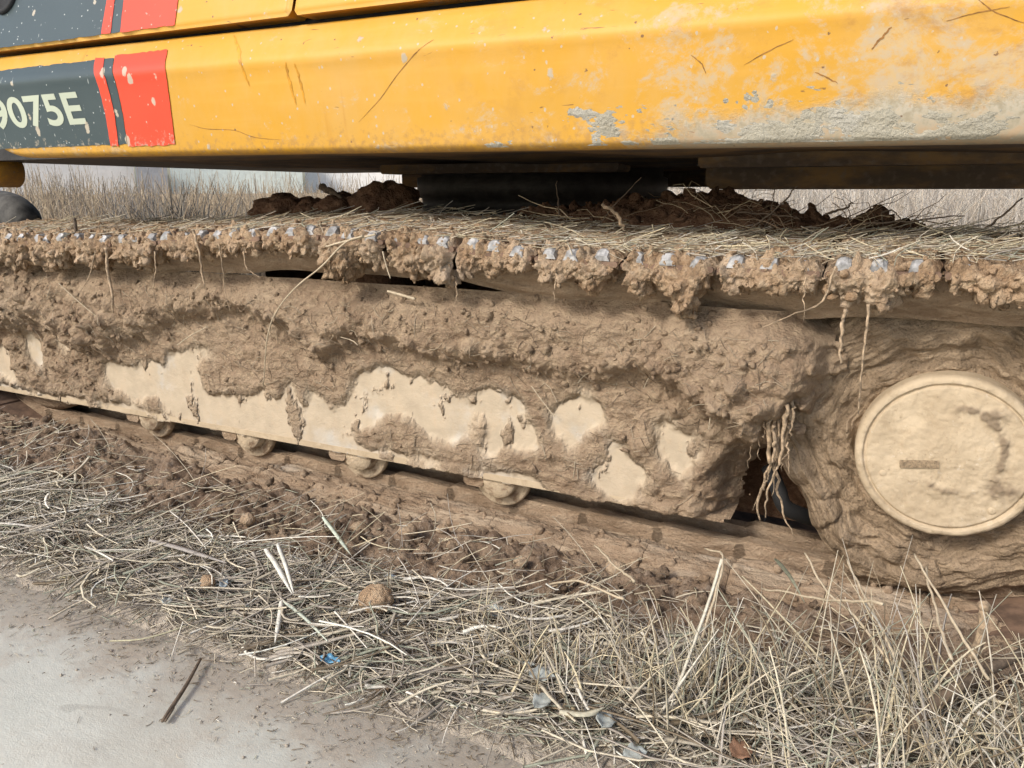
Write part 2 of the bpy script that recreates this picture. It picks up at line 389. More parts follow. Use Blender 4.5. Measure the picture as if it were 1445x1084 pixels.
def many_stems(paths, rad, tint, sides=3):
    """paths (n, k, 3), rad (n, k), tint (n, 3): one mesh of thin tapered stems"""
    n, k, _ = paths.shape
    t = np.gradient(paths, axis=1); t /= np.linalg.norm(t, axis=2, keepdims=True) + 1e-12
    up = np.array([.35, .2, .91]); A = np.cross(t, up); A /= np.linalg.norm(A, axis=2, keepdims=True) + 1e-9; B = np.cross(t, A)
    ang = 2 * np.pi * np.arange(sides) / sides
    V = paths[:, :, None, :] + rad[:, :, None, None] * (np.cos(ang)[None, None, :, None] * A[:, :, None, :] + np.sin(ang)[None, None, :, None] * B[:, :, None, :])
    i = np.arange(n)[:, None, None] * (k * sides); j = np.arange(k - 1)[None, :, None] * sides; q = np.arange(sides)[None, None, :]; q2 = (q + 1) % sides
    F = np.stack([i + j + q, i + j + q2, i + j + sides + q2, i + j + sides + q], -1).reshape(-1, 4)
    col = np.ones((n, k * sides, 4)); col[:, :, :3] = tint[:, None, :]
    return V.reshape(-1, 3), F, {'tint': col.reshape(-1, 4)}
def inpoly(x, y, poly):
    x = np.asarray(x); y = np.asarray(y); c = np.zeros(x.shape, bool); n = len(poly); j = n - 1
    for i in range(n):
        xi, yi = poly[i]; xj, yj = poly[j]
        if yi != yj: c ^= ((yi > y) != (yj > y)) & (x < (xj - xi) * (y - yi) / (yj - yi) + xi)
        j = i
    return c
def blur(A, r):
    for ax in (0, 1):
        K = 2 * r + 1; B = np.pad(A, [(r + 1, r) if q == ax else (0, 0) for q in (0, 1)], mode='edge').cumsum(axis=ax)
        A = (np.take(B, np.arange(K, B.shape[ax]), axis=ax) - np.take(B, np.arange(0, B.shape[ax] - K), axis=ax)) / K
    return A

_b1 = None
def _ico(sub):
    import bmesh
    bm = bmesh.new(); bmesh.ops.create_icosphere(bm, subdivisions=sub, radius=1.0); bm.verts.ensure_lookup_table()
    v = np.array([q.co[:] for q in bm.verts]); f = np.array([[q.index for q in p_.verts] for p_ in bm.faces]); bm.free(); return v, f
ICO1, ICO2 = _ico(1), _ico(2)
def crumbs(C, S, sub=2, rough=.22):
    """many small irregular clods: centres C (n,3), radii S (n,)"""
    v, f = ICO2 if sub == 2 else ICO1; n = len(C)
    q = rng.normal(size=(n, 3, 3)); q, _ = np.linalg.qr(q); sc = rng.uniform(.6, 1.35, (n, 1, 3))
    rad = 1 + rough * rng.normal(size=(n, len(v), 1)).clip(-1.6, 1.6)
    V = np.einsum('nij,nkj->nki', q, v[None] * sc * rad) * S[:, None, None] + C[:, None, :]
    F = f[None] + (np.arange(n) * len(v))[:, None, None]
    return V.reshape(-1, 3), F.reshape(-1, 3)
def tri(F): return np.concatenate([F[:, [0, 1, 2]], F[:, [0, 2, 3]]])

# ================================================================== SETTING
EDGE = 1.30                                     # outer edge of the near track
def ground_z(X, Y):
    X = np.asarray(X, float); Y = np.asarray(Y, float); P = np.stack([X, Y, 0 * X], -1)
    near = (np.abs(X + 1) < 4) & (Y > .4) & (Y < 2.5)
    lump = np.zeros(X.shape); fine = np.zeros(X.shape)
    if near.any():
        q = P[near]; d1, i1 = worley(q * 17 + 3.1); d2, i2 = worley(q * 42 + 9.2)
        d3, i3 = worley(q * 95 + 1.7); lump[near] = np.clip(.62 - d1, 0, 1) * (.25 + i1) * .030 + np.clip(.6 - d2, 0, 1) * (.2 + i2) * .010 + np.clip(.6 - d3, 0, 1) * (.2 + i3) * .007 + .016 * fbm(q * 26, 5, .68)
        fine[near] = fbm(q * 6, 4) * .012
    z = np.interp(Y, [-50, .66, .72, .78, .90, 1.05, 1.2, 1.285, 1.32, 1.36, 1.9, 2.2, 3.5, 8, 60, 120, 400],
                  [-.04, -.04, -.018, .004, .012, .022, .030, .026, .0, -.03, -.03, .03, .03, .02, .55, .8, 1.5])
    bank = sstep(-1.35, -2.0, X) * np.interp(Y, [.95, 1.12, 1.27, 1.31, 1.36], [0, .030, .060, .045, 0])
    end = sstep(.0, .35, X) * np.interp(Y, [1.0, 1.2, 1.3, 1.34, 1.5], [0, .02, .03, .03, 0.01])
    wl = np.interp(Y, [.8, .98, 1.1, 1.31, 1.36], [0, .22, 1, 1, .3]) * (1 - sstep(1.36, 1.6, Y))
    wf = np.interp(Y, [.6, .8, 1.0, 3], [.55, .6, 1.2, 1.2])
    far = sstep(3, 8, Y) * np.where(near, 0, 1)
    return z + bank + end + lump * wl + fine * wf
def dense(lo, hi, step, far, nfar):
    g = np.geomspace(step * 2, far, nfar); return np.concatenate([(lo - np.cumsum(np.diff(np.concatenate([[0], g]))))[::-1], np.arange(lo, hi, step), hi + g])
gx = np.concatenate([-2.95 - np.geomspace(.02, 400, 30)[::-1], np.arange(-2.95, .95, .0045), .95 + np.geomspace(.02, 400, 30)])
gy = np.concatenate([.62 - np.geomspace(.03, 60, 10)[::-1], np.arange(.62, 1.38, .0045), 1.38 + np.geomspace(.02, 400, 34)])
GX, GY = np.meshgrid(gx, gy, indexing='ij')
V = np.stack([GX, GY, ground_z(GX, GY)], -1).reshape(-1, 3)
tag(add('ground', V, grid_faces(len(gx), len(gy)), 'ground_soil', origin=(0, 0, 0)), kind='structure')
# concrete road: thick slab with a crumbly far edge
rx = np.concatenate([-60 + np.zeros(1), np.linspace(-4, 3, 240), [60.0]])
ed = .79 + fbm(np.stack([rx * 4, 0 * rx, 0 * rx], 1), 4) * .02
V = []; prof = [(-9, 0), (None, 0.0), (None, -.012), (None, -.14)]
for x_, e_ in zip(rx, ed):
    V += [(x_, -9, 0), (x_, 0.3, 0), (x_, e_ - .012, 0), (x_, e_, -.010), (x_, e_, -.14)]
tag(add('road', np.array(V), grid_faces(len(rx), 5), 'concrete', origin=(0, 0, 0), smooth=False), kind='structure')

# ================================================================== EXCAVATOR
EX0 = np.array([-1.0, 2.4, 0.0])
ex = tag(empty('excavator', EX0), 'yellow excavator with dark and red striped side decal and mud-caked crawler track', 'excavator')

# ---- side skirt: profile in (Y, Z), pressed ridge along the middle
def skirt_zoff(X): return np.interp(X, [-2.2, 0.3], [.012, -.012])
SK = [(1.352, 1.052), (1.330, 1.050), (1.322, 1.040), (1.298, 1.002), (1.2885, .984), (1.2875, .972), (1.292, .950), (1.302, .880), (1.312, .818), (1.316, .806), (1.330, .7985), (1.36, .798)]
_sl = np.concatenate([[0], np.cumsum([math.dist(SK[i], SK[i + 1]) for i in range(len(SK) - 1)])]); _sl /= _sl[-1]
_ss = np.linspace(0, 1, 400); _sk = spline(np.array([(0, a_, b_) for a_, b_ in SK]), 400)
_cum = np.concatenate([[0], np.cumsum(np.linalg.norm(np.diff(_sk, axis=0), axis=1))])
SKL = _cum[-1]
def skirt_pt(X, z):
    """outer skin of the skirt for the part that faces sideways, from the height z"""
    X = np.asarray(X, float); z = np.asarray(z, float); zz = _sk[::-1, 2]; yy = _sk[::-1, 1]
    o = np.argsort(zz[40:380]); z0 = z - skirt_zoff(X)
    return np.interp(z0, zz[40:380][o], yy[40:380][o])
SX0, SX1 = -2.24, 1.15
nx = 420; xs = np.linspace(SX0, SX1, nx); ks = np.linspace(0, _cum[-1], 90)
prof = np.stack([np.interp(ks, _cum, _sk[:, 1]), np.interp(ks, _cum, _sk[:, 2])], 1)
P = np.zeros((nx, len(ks), 3)); P[:, :, 0] = xs[:, None]
P[:, :, 1] = prof[None, :, 0]; P[:, :, 2] = prof[None, :, 1] + skirt_zoff(xs)[:, None]
def skirt_dent(X, Z): return fbm(np.stack([X * 2.2, Z * 6, 0 * X], -1), 3) * .0022
P[:, :, 1] += skirt_dent(P[:, :, 0], P[:, :, 2])
# rounded lower corner at the far end
def corner(P):
    cz = np.maximum(0, 1 - (P[..., 0] - SX0) / .16); lift = .085 * (1 - np.sqrt(np.clip(1 - cz ** 2, 0, 1)))
    zb = .80; P[..., 2] = np.where(P[..., 2] < .97, np.maximum(P[..., 2], P[..., 2] + lift * sstep(.97, zb, P[..., 2])), P[..., 2])
    return P
P = corner(P)
skirt = add('side_skirt', P.reshape(-1, 3), grid_faces(nx, len(ks), flip=False), 'yellow_paint', ex)
tag(skirt, 'long yellow skirt panel, scratched and dirt-caked along its lower right')

def decal_sheet(name, parent, xl, xr, z0, z1, mat, surf, off=.0016, nu=24, nv=40, ragged=.0012):
    """sheet on a curved skin: xl/xr map height -> X"""
    zs = np.linspace(z0, z1, nv) if np.isscalar(z0) else None
    P = np.zeros((nu, nv, 3))
    for j, z in enumerate(zs):
        a_, b_ = xl(z), xr(z); P[:, j, 0] = np.linspace(a_, b_, nu); P[:, j, 2] = z
    r = fbm(np.stack([P[:, :, 2] * 60, P[:, :, 0] * 60, 0 * P[:, :, 0]], -1), 3) * ragged
    P[0, :, 0] += r[0]; P[-1, :, 0] += r[-1]; P[:, 0, 2] += r[:, 0] * 2; P[:, -1, 2] += r[:, -1] * 2
    P[:, :, 1] = surf(P[:, :, 0], P[:, :, 2]) - off
    return add(name, P.reshape(-1, 3), grid_faces(nu, nv, flip=True), mat, parent)
def sk_surf(X, Z): return skirt_pt(X, Z) + skirt_dent(X, Z)
def pxl(pts, Y=1.295):
    q = np.array([onY(x_, y_, float(skirt_pt(0, onY(x_, y_, Y)[2]))) for x_, y_ in pts]); o = np.argsort(q[:, 2]); q = q[o]
    return lambda z: float(np.interp(z, q[:, 2], q[:, 0]))
s1l = pxl([(140, 78), (138, 110), (148, 160), (157, 210)]); s1r = pxl([(153, 78), (151, 110), (161, 160), (168, 210)])
s2l = pxl([(161, 75), (152, 105), (161, 160), (168.5, 210)]); s2r = pxl([(167, 74), (163, 108), (172, 160), (180, 210)])
s3l = pxl([(168, 74), (164, 108), (173, 160), (181, 210)]); s3r = pxl([(241, 66), (237, 100), (241, 160), (247, 208)])
ZT, ZB = 1.028, .832
decal_sheet('decal_panel', skirt, lambda z: SX0 + .02, lambda z: s2r(z), ZB, ZT - .004, 'slate_decal', sk_surf, .0014, 60)
decal_sheet('stripe', skirt, s1l, s1r, ZB - .004, ZT, 'red_decal', sk_surf, .0026, 6)
decal_sheet('stripe', skirt, s3l, s3r, ZB - .006, ZT + .002, 'red_decal', sk_surf, .0020, 24)
# lettering laid on the lower facet
fc = bpy.data.curves.new('lettering', 'FONT'); fc.body = "9075E"; fc.size = 1; fc.offset = .022; fc.resolution_u = 6
fo = bpy.data.objects.new('lettering_source', fc); scene.collection.objects.link(fo)
tm = bpy.data.meshes.new_from_object(fo.evaluated_get(bpy.context.evaluated_depsgraph_get()))
bpy.data.objects.remove(fo, do_unlink=True)
tv = np.array([v.co[:] for v in tm.vertices]); tf = [tuple(p_.vertices) for p_ in tm.polygons]; bpy.data.meshes.remove(tm)
tv[:, 0] = (tv[:, 0] - tv[:, 0].min()) / np.ptp(tv[:, 0]); tv[:, 1] = (tv[:, 1] - tv[:, 1].min()) / np.ptp(tv[:, 1])
LX0, LX1, LZ0, LZ1 = -2.165, -1.806, .880, .956
T = np.zeros((len(tv), 3)); T[:, 0] = LX0 + tv[:, 0] * (LX1 - LX0) - (tv[:, 1]) * .012; T[:, 2] = LZ0 + tv[:, 1] * (LZ1 - LZ0)
T[:, 1] = sk_surf(T[:, 0], T[:, 2]) - .0023
lt = add('lettering', T, tf, 'letter_paint', skirt, smooth=False)

def skirt_mark(name, pix, w0, mat, label, n=40, seed=0):
    q = []
    for x_, y_ in pix:
        p_ = onY(x_, y_, 1.295)
        for _ in range(4): p_ = onY(x_, y_, float(sk_surf(p_[0], p_[2])))
        q.append(p_)
    q = spline(q, n); t = np.gradient(q, axis=0); sd_ = np.stack([-t[:, 2], 0 * t[:, 0], t[:, 0]], 1); sd_ /= np.linalg.norm(sd_, axis=1)[:, None] + 1e-9
    u_ = np.linspace(0, 1, n); wv = w0 * np.sin(np.pi * np.clip(u_ * .94 + .03, 0, 1)) ** .5 * (1 + .7 * fbm(np.stack([u_ * 9, 0 * u_ + seed, 0 * u_], 1), 3)).clip(.15, 2)
    q = q + sd_ * (w0 * 1.2 * fbm(np.stack([u_ * 5, 0 * u_ + seed + 4, 0 * u_], 1), 3))[:, None]
    P = np.stack([q - sd_ * wv[:, None], q + sd_ * wv[:, None]], 1); P[:, :, 1] = sk_surf(P[:, :, 0], P[:, :, 2]) - .0007
    tag(add(name, P.reshape(-1, 3), grid_faces(n, 2), mat, skirt), label)
simple('scratch_rust', (.27, .125, .03), .8, 0, .5, 60); simple('ochre_run', (.52, .235, .006), .5, 0, .3, 40)
skirt_mark('scratch', [(612, 56), (588, 74), (562, 104), (536, 140), (506, 173)], .0006, 'scratch_rust', 'long curved diagonal scratch', 60, 1)
skirt_mark('scratch', [(268, 176), (292, 182), (330, 184), (360, 194), (402, 198)], .0005, 'scratch_rust', 'thin cracked line near the lower edge', 40, 2)
skirt_mark('scratch', [(1376, -4), (1402, 16), (1448, 34)], .0006, 'scratch_rust', 'scrape at the upper right', 30, 3)
skirt_mark('scratch', [(1335, 30), (1380, 18), (1425, 10)], .0006, 'scratch_rust', 'scrape crossing near the upper right', 30, 4)
skirt_mark('scratch', [(1050, 92), (1085, 72), (1120, 56)], .0006, 'scratch_rust', 'rusty scrape right of centre', 30, 5)
skirt_mark('scratch', [(1230, 70), (1245, 52), (1258, 38)], .0015, 'scratch_rust', 'broad dark scrape at the right', 30, 6)
skirt_mark('scratch', [(975, 78), (990, 90), (996, 104)], .0008, 'scratch_rust', 'short hooked scratch', 20, 7)
skirt_mark('scratch', [(1150, 102), (1168, 110), (1182, 118)], .0009, 'scratch_rust', 'short scrape low on the right', 20, 8)
skirt_mark('rust_run', [(330, 50), (338, 78), (352, 122)], .0032, 'ochre_run', 'brownish run mark', 30, 9)
skirt_mark('rust_run', [(403, 88), (409, 118), (418, 148)], .0034, 'ochre_run', 'dark ochre run mark', 30, 10)
skirt_mark('rust_run', [(416, 90), (424, 118), (431, 146)], .0026, 'ochre_run', 'ochre run mark beside the darker one', 30, 11)

# ---- caked clay on the lower right of the skirt
nu, nv = 420, 60; ux = np.linspace(-.85, 1.1, nu); vz = np.linspace(.803, .90, nv)
UX, VZ = np.meshgrid(ux, vz, indexing='ij'); ZZ = VZ + skirt_zoff(UX)
Q = np.stack([UX, 0 * UX, ZZ], -1)
th = fbm(Q * np.array([11, 1, 24]), 6, .72) * .80 + (1 - (VZ - .803) / .085) * 1.0 - .62 + .42 * sstep(-.75, -.1, UX) - .28
d1, _i = worley(Q * 60); th = np.clip(th - .30, -.4, .45) * .0034 + (.5 - d1) * .0014
th = np.where(UX < -.75, -.004, th)
Yk = skirt_pt(UX, ZZ) - np.maximum(th, -.004)
Pm = np.stack([UX, Yk, ZZ], -1)
tag(add('mud_crust', Pm.reshape(-1, 3), grid_faces(nu, nv, flip=True), 'mud_grey', skirt, attrs={'dry': np.full(nu * nv, .5)}), 'pale grey-brown dried clay along the lower edge', kind='stuff')

# ---- door panels above the seam (leaning inward)
def door_surf(X, Z): return 1.301 + (Z - 1.068) * .34 + fbm(np.stack([X * 2, Z * 5, 0 * X + 4], -1), 2) * .0015
def door(x0, x1, z0, z1, label):
    r = .010; nu, nv = 240, 30
    u = np.linspace(0, 1, nu); v = np.linspace(0, 1, nv); V = []; 
    # rounded rectangle by a superellipse-like corner cut, edges turned inward
    U_, V_ = np.meshgrid(u, v, indexing='ij'); Xp = x0 + (x1 - x0) * U_; Zp = z0 + (z1 - z0) * V_
    dx = np.minimum(Xp - x0, x1 - Xp)
    lift = np.where(dx < r, r - np.sqrt(np.clip(r * r - (r - dx) ** 2, 0, None)), 0)
    zl = z0 + lift + skirt_zoff(Xp) * .6; Zp = zl + (z1 - zl) * V_ ** 1.3
    Yp = door_surf(Xp, Zp)
    dd = np.minimum(np.minimum(dx, Zp - zl), .008); Yp = Yp + (.008 - np.sqrt(np.clip(.008 ** 2 - (.008 - dd) ** 2, 0, None)))
    P = np.stack([Xp, Yp, Zp], -1)
    # skirts turned back into the body
    back = P.copy(); back[:, :, 1] += .05
    Vv = np.concatenate([P.reshape(-1, 3), back.reshape(-1, 3)]); F = [tuple(q) for q in grid_faces(nu, nv, flip=True)]
    n = nu * nv; rim = [i * nv for i in range(nu)] + [(nu - 1) * nv + j for j in range(1, nv)] + [i * nv + nv - 1 for i in range(nu - 2, -1, -1)] + [j for j in range(nv - 2, 0, -1)]
    for a_, b_ in zip(rim, rim[1:] + rim[:1]): F.append((b_, a_, a_ + n, b_ + n))
    o = add('door_panel', Vv, F, 'yellow_paint', ex); return tag(o, label)
dz = 1.064
dl = door(-2.9, -1.151, dz, 1.62, 'left door panel with slate decal and red stripes')
dr = door(-1.143, 1.10, dz, 1.62, 'plain yellow door panel')
def pxd(pts):
    q = []
    for x_, y_ in pts:
        p_ = onY(x_, y_, 1.32)
        for _ in range(4): p_ = onY(x_, y_, float(door_surf(p_[0], p_[2])))
        q.append(p_)
    q = np.array(q); q = q[np.argsort(q[:, 2])]; k = (q[-1, 0] - q[0, 0]) / (q[-1, 2] - q[0, 2])
    return lambda z: float(q[0, 0] + (z - q[0, 2]) * k)
d1l, d1r = pxd([(142, 58), (152, 0)]), pxd([(156, 56), (163, 0)])
d2l, d2r = pxd([(156.5, 56), (163.5, 0)]), pxd([(169, 54), (175, 0)])
d3l, d3r = pxd([(169.5, 54), (175.5, 0)]), pxd([(246, 44), (252, 0)])
decal_sheet('decal_panel', dl, lambda z: -2.88, d2r, dz + .012, 1.60, 'slate_decal', door_surf, .0014, 60)
decal_sheet('stripe', dl, d1l, d1r, dz + .012, 1.60, 'red_decal', door_surf, .0026, 6)
decal_sheet('stripe', dl, d3l, d3r, dz + .011, 1.60, 'red_decal', door_surf, .0020, 16)
lp = onY(2, 2, 1.325); lx, lz = lp[0] - .012, lp[2] + .018
LV, LF = revolve_y([(.001, -.004), (.030, -.004), (.034, -.010), (.044, -.010), (.047, -.002), (.047, .02)], (0, 0), 40)
LV = LV + np.array([lx, float(door_surf(np.array(lx), np.array(lz))), lz]); LV[:, 1] += (LV[:, 2] - lz) * .34
tag(add('latch', LV, LF, 'black_rubber', dl), 'round black latch')
# ---- body core, with dark boxes added to block light through the seam; roof, end walls
V, F = merge([box((-.85, 2.5, 1.22), (3.9, 1.84, .80)), box((-.85, 1.6, .98), (2.7, .46, .20)), box((-2.3, 1.7, .99), (.5, .40, .18))])
add('hood_seam_block', V, F, 'dark_steel', ex, smooth=False)
V, F = merge([box((-.85, 2.4, 1.66), (4.1, 2.0, .07), .02)]); add('hood_roof', V, F, 'yellow_paint', ex, smooth=False)
V, F = merge([box((-.52, 3.42, .925), (3.3, .06, .25), .015)]); tag(add('side_skirt', V, F, 'yellow_paint', ex, smooth=False), 'skirt on the far side')
# ---- underside
nu, nv = 160, 60; U_, V_ = np.meshgrid(np.linspace(-2.12, 1.1, nu), np.linspace(1.352, 3.40, nv), indexing='ij')
Pz = .8005 + skirt_zoff(U_) + .012 * fbm(np.stack([U_ * 2, V_ * 2, 0 * U_], -1), 2)* sstep(1.36, 1.6, V_)
add('belly_plate', np.stack([U_, V_, Pz], -1).reshape(-1, 3), grid_faces(nu, nv, flip=True), 'belly_paint', ex)
V, F = box((.35, 1.93, .760), (1.52, .26, .066), .012); bb = add('belly_beam', V, F, 'belly_paint', ex, smooth=False)
V, F = box((.30, 1.70, .785), (1.4, .04, .030), .006); add('belly_beam', V, F, 'belly_paint', ex, smooth=False)
V, F = box((-1.05, 2.02, .786), (.75, .10, .026), .006); add('belly_beam', V, F, 'belly_paint', ex, smooth=False)
V, F = box((-.50, 3.0, .770), (2.9, .3, .06), .008); add('belly_beam', V, F, 'belly_paint', ex, smooth=False)
# ---- swing bearing and lower frame
V, F = revolve_y([(0.001, .60), (.43, .60), (.43, .665), (.40, .668), (.40, .70), (.415, .705), (.415, .765), (.40, .77), (.40, .80), (.001, .80)], (0, 0), 72)
V = np.stack([V[:, 0] - 1.10, V[:, 2] + 2.43, V[:, 1]], 1)
sb = add('swing_bearing', V, F[:, ::-1], 'dark_steel', ex)
V, F = merge([box((-1.1, 2.4, .48), (1.3, 1.2, .22), .03), box((-1.1, 1.85, .36), (.5, .5, .2), .03), box((-1.1, 2.95, .36), (.5, .5, .2), .03)])
add('lower_frame', V, F, 'rusty_steel', ex, smooth=False)
# ---- dark hose elbow and yellow cylinder seen past the end of the skirt
pth = spline([(-2.76, 1.72, .60), (-2.85, 1.73, .65), (-3.02, 1.77, .665), (-3.25, 1.85, .64)], 24)
V, F = tube(pth, np.interp(np.linspace(0, 1, 24), [0, .12, .4, 1], [.045, .058, .062, .062]), 20)
tag(add('hydraulic_cylinder', V, F, 'grey_hose', ex), 'rounded dark grey cylinder end at the left')
V, F = revolve_y([(.001, 1.55), (.044, 1.55), (.054, 1.56), (.054, 1.70), (.001, 1.70)], (0, 0), 40)
V = V + np.array([-2.765, 0.0, .79]); tag(add('pivot_boss', V, F, 'yellow_paint', ex), 'rounded yellow boss')

# ---- crawler track
CX, CZ, RT = .104, .300, .308; IX = -2.36
def top_z(X): return np.interp(X, [-2.36, -1.75, -1.35, -1.1, -.85, -.55, -.15, .104], [.590, .598, .622, .632, .622, .602, .598, .608])
arc = []
tx = np.linspace(IX, CX, 400); arc += [(x_, float(top_z(x_))) for x_ in tx]
arc += [(CX + RT * math.sin(t), CZ + RT * math.cos(t)) for t in np.linspace(0, math.pi, 120)[1:]]
arc += [(x_, CZ - RT) for x_ in np.linspace(CX, IX, 400)[1:]]
RI = (.590 - (CZ - RT)) / 2; zc = (.590 + CZ - RT) / 2
arc += [(IX - RI * math.sin(t), zc - RI * math.cos(t)) for t in np.linspace(0, math.pi, 120)[1:]]
arc = np.array(arc); al = np.concatenate([[0], np.cumsum(np.linalg.norm(np.diff(arc, axis=0), axis=1))])
NS = int(round(al[-1] / .166)); pitch = al[-1] / NS; SW = .45
# phase so that a joint falls at X = -0.105 (read from the photograph)
ph0 = float(np.interp(-.105, arc[:400, 0], al[:400])) % pitch
def arc_at(s): s = s % al[-1]; return np.array([np.interp(s, al, arc[:, 0]), np.interp(s, al, arc[:, 1])])
hp = pitch / 2
# shoe plate: local x travel, y across (0 = outer edge), z outward; slightly arched ends
V, F = merge([box((0, SW / 2, -.005), (pitch - .006, SW, .010), .003), box((hp - .004, SW / 2, -.010), (.020, SW - .03, .008), .002)])
shoe_me = mesh_data('track_shoe', V, F, 'rusty_steel', False)
gv = [(-.015, 0), (.015, 0), (.0105, .017), (.005, .0205), (-.005, .0205), (-.0105, .017)]
GV = []; 
for yy, sc in ((-.003, .45), (.006, .96), (.020, 1.0), (SW, .8)): GV += [(a_, yy, b_ * sc) for a_, b_ in gv]
GF = [tuple(range(6)), tuple(range(23, 17, -1))] + [(k * 6 + (i + 1) % 6, k * 6 + i, (k + 1) * 6 + i, (k + 1) * 6 + (i + 1) % 6) for k in range(3) for i in range(6)]
grouser_me = mesh_data('grouser', np.array(GV), GF, None, False, mats=['worn_steel', 'rusty_steel'], mi=[0, 1] + [0] * 12 + [1] * 6)
lk = []
for y0 in (.17, .255):
    pr = [(-hp - .006, -.052), (hp - .012, -.060), (hp + .010, -.050), (hp + .014, -.026), (hp - .01, -.012), (-hp + .01, -.012), (-hp - .012, -.03)]
    n = len(pr); v = [(a_, y0 - .014, b_) for a_, b_ in pr] + [(a_, y0 + .014, b_) for a_, b_ in pr]
    lk.append((v, [tuple(range(n))[::-1], tuple(range(n, 2 * n))] + [(i, (i + 1) % n, (i + 1) % n + n, i + n) for i in range(n)]))
link_me = mesh_data('track_link', *merge(lk), 'mud_smooth', False)

# drop of the mud lip along the upper run, lobes read from the photograph
LOBES = [(30, 372, 60), (120, 365, 60), (205, 372, 45), (300, 352, 40), (420, 352, 40), (480, 392, 34), (540, 372, 40), (585, 385, 34), (640, 405, 38), (700, 380, 30), (770, 402, 30), (840, 404, 28),
         (905, 412, 25), (965, 436, 30), (1030, 405, 30), (1090, 412, 26), (1150, 392, 20), (1200, 418, 24), (1240, 432, 26), (1300, 408, 24), (1410, 404, 30), (1500, 420, 40)]
LB = []
for x_, y_, w_ in LOBES:
    p_ = onY(x_, y_, 1.315); q_ = onY(x_ + w_, y_, 1.315); LB.append((p_[0], float(top_z(p_[0])) - p_[2], abs(q_[0] - p_[0])))
def lip_drop(X):
    d = .030 + .014 * pn(np.stack([X * 11, 0 * X + 2.2, 0 * X], 1)) + .022 * sstep(-1.35, -2.0, X)
    for c_, dd, w_ in LB: d = np.maximum(d, dd * np.exp(-((X - c_) / w_) ** 2 * 1.1))
    return d
crust_n = 0
def upper_crust(x0, x1, seed, parent, M):
    """mud over the outer edge of one shoe: world-space surface turned into the shoe's own frame"""
    nu = max(30, int((x1 - x0) / .0026)); nv = 150
    X = np.linspace(x0, x1, nu); z0 = top_z(X)
    d = lip_drop(X) * (1 + .22 * fbm(np.stack([X * 40, 0 * X + seed * 3.7, 0 * X], 1), 3)) * 1.0 + .012 * np.abs(fbm(np.stack([X * 90, 0 * X, 0 * X + 5], 1), 3))
    d = d * (.62 + .55 * np.sin(np.pi * np.clip((X - x0) / (x1 - x0) + .12 * pn(np.stack([X * 0 + seed * 1.7, X * 0, X * 6], 1)), 0, 1)) ** .6)
    th = .012 + .006 * fbm(np.stack([X * 9, 0 * X + seed, 0 * X], 1), 2)
    bul = .004 + .14 * d
    P = np.zeros((nu, nv, 3))
    for i in range(nu):
        pr = np.array([(.36, th[i] + .030), (.20, th[i] + .022), (.08, th[i] + .011), (.03, th[i] + .0035), (.006, th[i] * .70), (-bul[i], -.006 - .15 * d[i]), (-bul[i] * 1.1, -.45 * d[i]), (-bul[i] * .3, -.85 * d[i]), (.018, -d[i]), (.045, -d[i] * .82), (.075, -d[i] * .45 - .01), (.13, -.014)])
        L = np.concatenate([[0], np.cumsum(np.linalg.norm(np.diff(pr, axis=0), axis=1))])
        # more points where the lip is
        tt = np.concatenate([np.linspace(0, L[2], 34)[:-1], np.linspace(L[2], L[-1], nv - 33)])
        P[i, :, 0] = X[i]; P[i, :, 1] = EDGE + np.interp(tt, L, pr[:, 0]); P[i, :, 2] = z0[i] + np.interp(tt, L, pr[:, 1])
    for _ in range(3): P[:, 1:-1] = .25 * P[:, :-2] + .5 * P[:, 1:-1] + .25 * P[:, 2:]
    N = grid_normals(P); N = -N if N[nu // 2, 10, 2] < 0 else N
    d1, i1 = worley(P * 48 + seed); d2, i2 = worley(P * 115); d3, i3 = worley(P * 215 + 7); f = fbm(P * 30, 4)
    # crumbly on the lip, trodden flat on the shoe face
    lip = sstep(EDGE + .11, EDGE + .01, P[:, :, 1])
    amp = (.60 - d1) * (.4 + i1) * .024 * (.30 + .9 * lip) + (.5 - d2) * (.4 + i2) * .0105 * (.35 + .85 * lip) + (.5 - d3) * .0045 * (.4 + .8 * lip) + f * .0055
    edge = np.minimum(np.arange(nu), np.arange(nu)[::-1]) * (x1 - x0) / nu
    amp = amp * sstep(-.002, .014, edge)[:, None] - .013 * (1 - sstep(0, .011, edge))[:, None]
    P = P + N * amp[:, :, None]
    P[:, :, 0] += .004 * fbm(P * 22 + 9, 2) * (1 - sstep(0, .03, edge))[:, None] * np.sign(X - (x0 + x1) / 2)[:, None] * -1
    flip = grid_normals(P)[nu // 2, 10, 2] < 0
    V = P.reshape(-1, 3); Fq = tri(grid_faces(nu, nv, flip=bool(flip)))
    m = 90; ii = rng.integers(2, nu - 2, m); jj = rng.integers(52, nv - 12, m); S_c = .0016 + .0065 * rng.random(m) ** 3.5
    Cv, Cf = crumbs(P[ii, jj] + N[ii, jj] * (S_c * .35)[:, None], S_c, 2, .26)
    m = 130; ii = rng.integers(2, nu - 2, m); jj = rng.integers(4, 60, m); S2 = .0015 + .004 * rng.random(m) ** 2; Dv, Df = crumbs(P[ii, jj], S2, 1, .28)
    Fq = np.concatenate([Fq, Cf + len(V), Df + len(V) + len(Cv)]); V = np.concatenate([V, Cv, Dv])
    Mi = np.array(M.inverted()); Vl = V @ Mi[:3, :3].T + Mi[:3, 3]
    me = mesh_data('mud_crust', Vl, Fq, 'mud_top', attrs={'dry': np.concatenate([np.clip(.10 + .5 * fbm(P * 7, 2).ravel(), 0, .4), np.zeros(len(Cv) + len(Dv))])})
    o = bpy.data.objects.new('mud_crust', me); scene.collection.objects.link(o); o.parent = parent
    o['kind'] = 'stuff'
    return o
